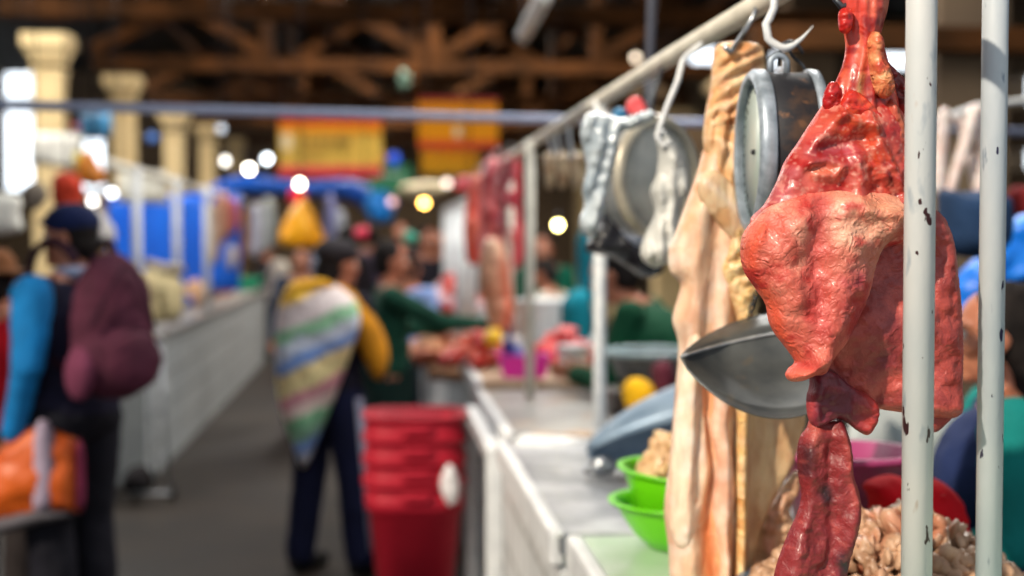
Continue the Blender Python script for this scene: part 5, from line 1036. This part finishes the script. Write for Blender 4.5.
for k, (px, py, w, Y, c, lb) in enumerate([(362, 233, 15, 10.5, (240, 40, 84), 'pink-red round bag above the far crowd'), (410, 238, 16, 10.0, (10, 150, 124), 'teal green round bag above the far crowd'), (394, 160, 14, 18, (20, 90, 240), 'blue round lantern-like bag beside the green sign'), (376, 158, 20, 18, (255, 160, 60), 'orange box beside the yellow sign'), (466, 184, 26, 12, (244, 90, 100), 'pink-red bag above the barred stall end'), (22, 125, 10, 12, (250, 30, 50), 'small red bag left of the nearest column'), (76, 127, 8, 12, (220, 40, 70), 'tiny red bag right of the nearest column'), (152, 138, 12, 14, (60, 130, 220), 'blue bag beside the second column'), (404, 80, 13, 16, (84, 110, 96), 'pale green rag hanging high in the roof'), (424, 190, 50, 15, (200, 186, 150), 'cream awning below the orange sign')]):
    h_ = 14 if k in (3,) else (w if k not in (4, 8, 9) else (16 if k == 4 else (22 if k == 8 else 18)))
    ware('hanging_bag' if k < 8 else ('rag' if k == 8 else 'awning'), lb, 'bag' if k < 8 else ('rag' if k == 8 else 'awning'), bl(px, py, w, h_), Y, .06, None, m=plast(c), res=3)
# metal trolley leaning at the left counter
tr = empty('folding_trolley', (floorx(152, 8.3), 8.3, 0), 'grey metal folding trolley standing in the aisle behind the man', 'trolley')
tx = floorx(152, 8.3)
bm = bmesh.new()
for dx in (-.0, .07): tube(bm, [(tx + dx - .05, 8.4, 1.0), (tx + dx + .02, 8.25, .08)], .009, 8)
for z in (.25, .5, .75, .99): tube(bm, [(tx - .05 + .07 * (1 - z), 8.4 - .15 * (1 - z), z), (tx + .02 + .07 * (1 - z), 8.4 - .15 * (1 - z), z)], .007, 8)
tube(bm, [(tx - .16, 8.2, .06), (tx + .11, 8.2, .06)], .007, 8); link('frame', bm, M_steel, tr)
for dx in (-.1, .11):
    bm = bmesh.new(); bmesh.ops.create_cone(bm, cap_ends=True, segments=20, radius1=.05, radius2=.05, depth=.025, matrix=Matrix.Translation((tx + dx, 8.28, .052)) @ Matrix.Rotation(math.pi / 2, 4, 'Y')); link('wheel', bm, M_blackbag, tr)
ware('black_bundle', 'dark bundle lying on the foot of the folding trolley', 'bundle', [(122, 482), (128, 470), (142, 464), (152, 472), (153, 486), (140, 494), (126, 493)], 8.3, .10, (34, 30, 32))
for o_ in list(COL.objects):
    if o_.parent is None and o_.type == 'MESH' and o_.name.split('.')[0] in ('orange_bag', 'red_bag', 'white_bag', 'grey_bag', 'hanging_bag', 'hanging_bundle', 'rag', 'yellow_bag', 'white_sign_board', 'awning', 'blue_canopy', 'white_carton', 'blue_box') and o_.location.y > 6.35 and o_.location.z > .86: string_up(o_)
# ------------------------------------------------------------------ signs
def flat(c):
    if ('f', c) not in _mc: _mc[('f', c)] = mat('sign_paint_%02x%02x%02x' % c, c, tuple(v * .97 for v in c), sc=2, rough=.6, spec=.2)
    return _mc[('f', c)]
def sign(px0, px1, py0, py1, Y, label, panels, marks=(), name='sign'):
    p, q = at(px0, py1, Y), at(px1, py0, Y); s_ = empty(name, ((p.x + q.x) / 2, Y, p.z), label, 'sign')
    for nm, a, b, c, d, col in panels:
        P0, P1 = at(a, d, Y), at(b, c, Y); link(nm, bx(P0.x, P1.x, Y - .02 - (.01 if nm != 'board' else 0), Y + .02, P0.z, P1.z, .003), flat(col), s_, smooth=False)
    for a, b, c, d, col in marks:
        P0, P1 = at(a, d, Y), at(b, c, Y); link('lettering', bx(P0.x, P1.x, Y - .045, Y - .03, P0.z, P1.z), flat(col), s_, smooth=False)
    for a in (px0 + 6, px1 - 6):
        t_ = at(a, py0, Y); link('hanging_wire', T_([t_, Vector((t_.x, t_.y, roofz(t_.x)))], .006, 6), M_wire, s_)
sign(279, 382, 118, 177, 15.0, 'wide yellow sign with red edges hanging across the aisle, left of the two signs', [('board', 279, 382, 119, 176, (232, 192, 84)), ('red_band', 279, 382, 119, 124, (196, 40, 40)), ('orange_band', 279, 382, 124, 133, (238, 150, 20)), ('red_band', 279, 382, 166, 177, (226, 76, 78))],
     [(299 + 9 * k, 306 + 9 * k, 138 + (k % 2), 144, (176, 136, 62)) for k in range(6)] + [(300 + 8 * k, 306 + 8 * k, 150, 153, (200, 158, 74)) for k in range(3)] + [(282, 292, 134, 150, (240, 222, 176))])
sign(418, 498, 98, 148, 13.0, 'orange sign with red edges hanging across the aisle, right of the yellow sign', [('board', 418, 498, 98, 148, (246, 156, 0)), ('red_band', 418, 498, 98, 102, (170, 40, 40)), ('red_band', 418, 498, 141, 148, (226, 74, 40))], [(454, 461, 126, 138, (236, 214, 170))])
sign(421, 478, 150, 174, 13.1, 'narrow ochre sign panel hanging directly below the orange sign', [('board', 421, 478, 150, 174, (206, 146, 10))])
sign(370, 412, 162, 192, 19.0, 'green sign low beside the yellow sign', [('board', 370, 412, 164, 192, (60, 140, 100))], [(376 + 6 * k, 379 + 6 * k, 172, 176, (200, 226, 210)) for k in range(5)])
# ------------------------------------------------------------------ bulbs
bulbs = [(249, 169, 12, 1.0, (255, 246, 226)), (225, 161, 13, .45, (255, 250, 240)), (267, 159, 14, .6, (240, 248, 255)), (300, 184, 11.6, 1.0, (255, 246, 214)), (424, 203, 12, 1.0, (255, 196, 96)), (470, 214, 8, .8, (255, 244, 190)), (558, 225, 9, 1.3, (255, 240, 150)), (447, 183, 14, .35, (255, 236, 220)), (392, 202, 16, .22, (255, 200, 200)), (377, 152, 17, .3, (255, 220, 200)),
         (93, 201, 10, .6, (255, 252, 245)), (112, 193, 11, .5, (245, 250, 255)), (221, 129, 16, .2, (225, 238, 255)), (636, 58, 16, .28, (255, 236, 210)), (960, 56, 20, .5, (240, 236, 255))]
for k, (px, py, Y, e, c) in enumerate(bulbs):
    p = at(px, py, Y); r = .03
    b = empty('hanging_bulb', p, None, 'lamp', 'bulbs hanging over the stalls')
    where_ = ['brightest in the cluster of three left of the yellow sign', 'dimmer, left in the cluster beside the yellow sign', 'cool white, touching the left edge of the yellow sign', 'just above the orange-yellow bag', 'amber, above the far crowd beside the barred stall end', 'white, against the red hanging meat', 'yellow, to the right of the pale wooden post', 'pinkish, right below the ochre panel', 'dull pink, between the blue canopy and the amber bulb', 'dim, at the right edge of the yellow sign',
              'left of two above the white bag behind the navy cap', 'right of two above the white bag behind the navy cap', 'cool, between the far cream columns', 'dim, above the rail near the thick cord', 'pale, high between the foreground posts'][k]
    b['label'] = 'glowing round bulb, ' + where_
    bm = bmesh.new(); ell(bm, p, r * Y / 12); link('bulb', bm, emis('glow%d' % k, c, 26 * e ** 1.9), b)
    bm = bmesh.new(); cap(bm, p + Vector((0, 0, .032)) * Y / 12, p + Vector((0, 0, .07)), .014, .012); link('socket', bm, M_blackbag, b)
    zc_ = 4.2; link('flex', T_([p + Vector((0, 0, .07)), Vector((p.x, p.y, roofz(p.x)))], .003, 6), M_blackbag, b)
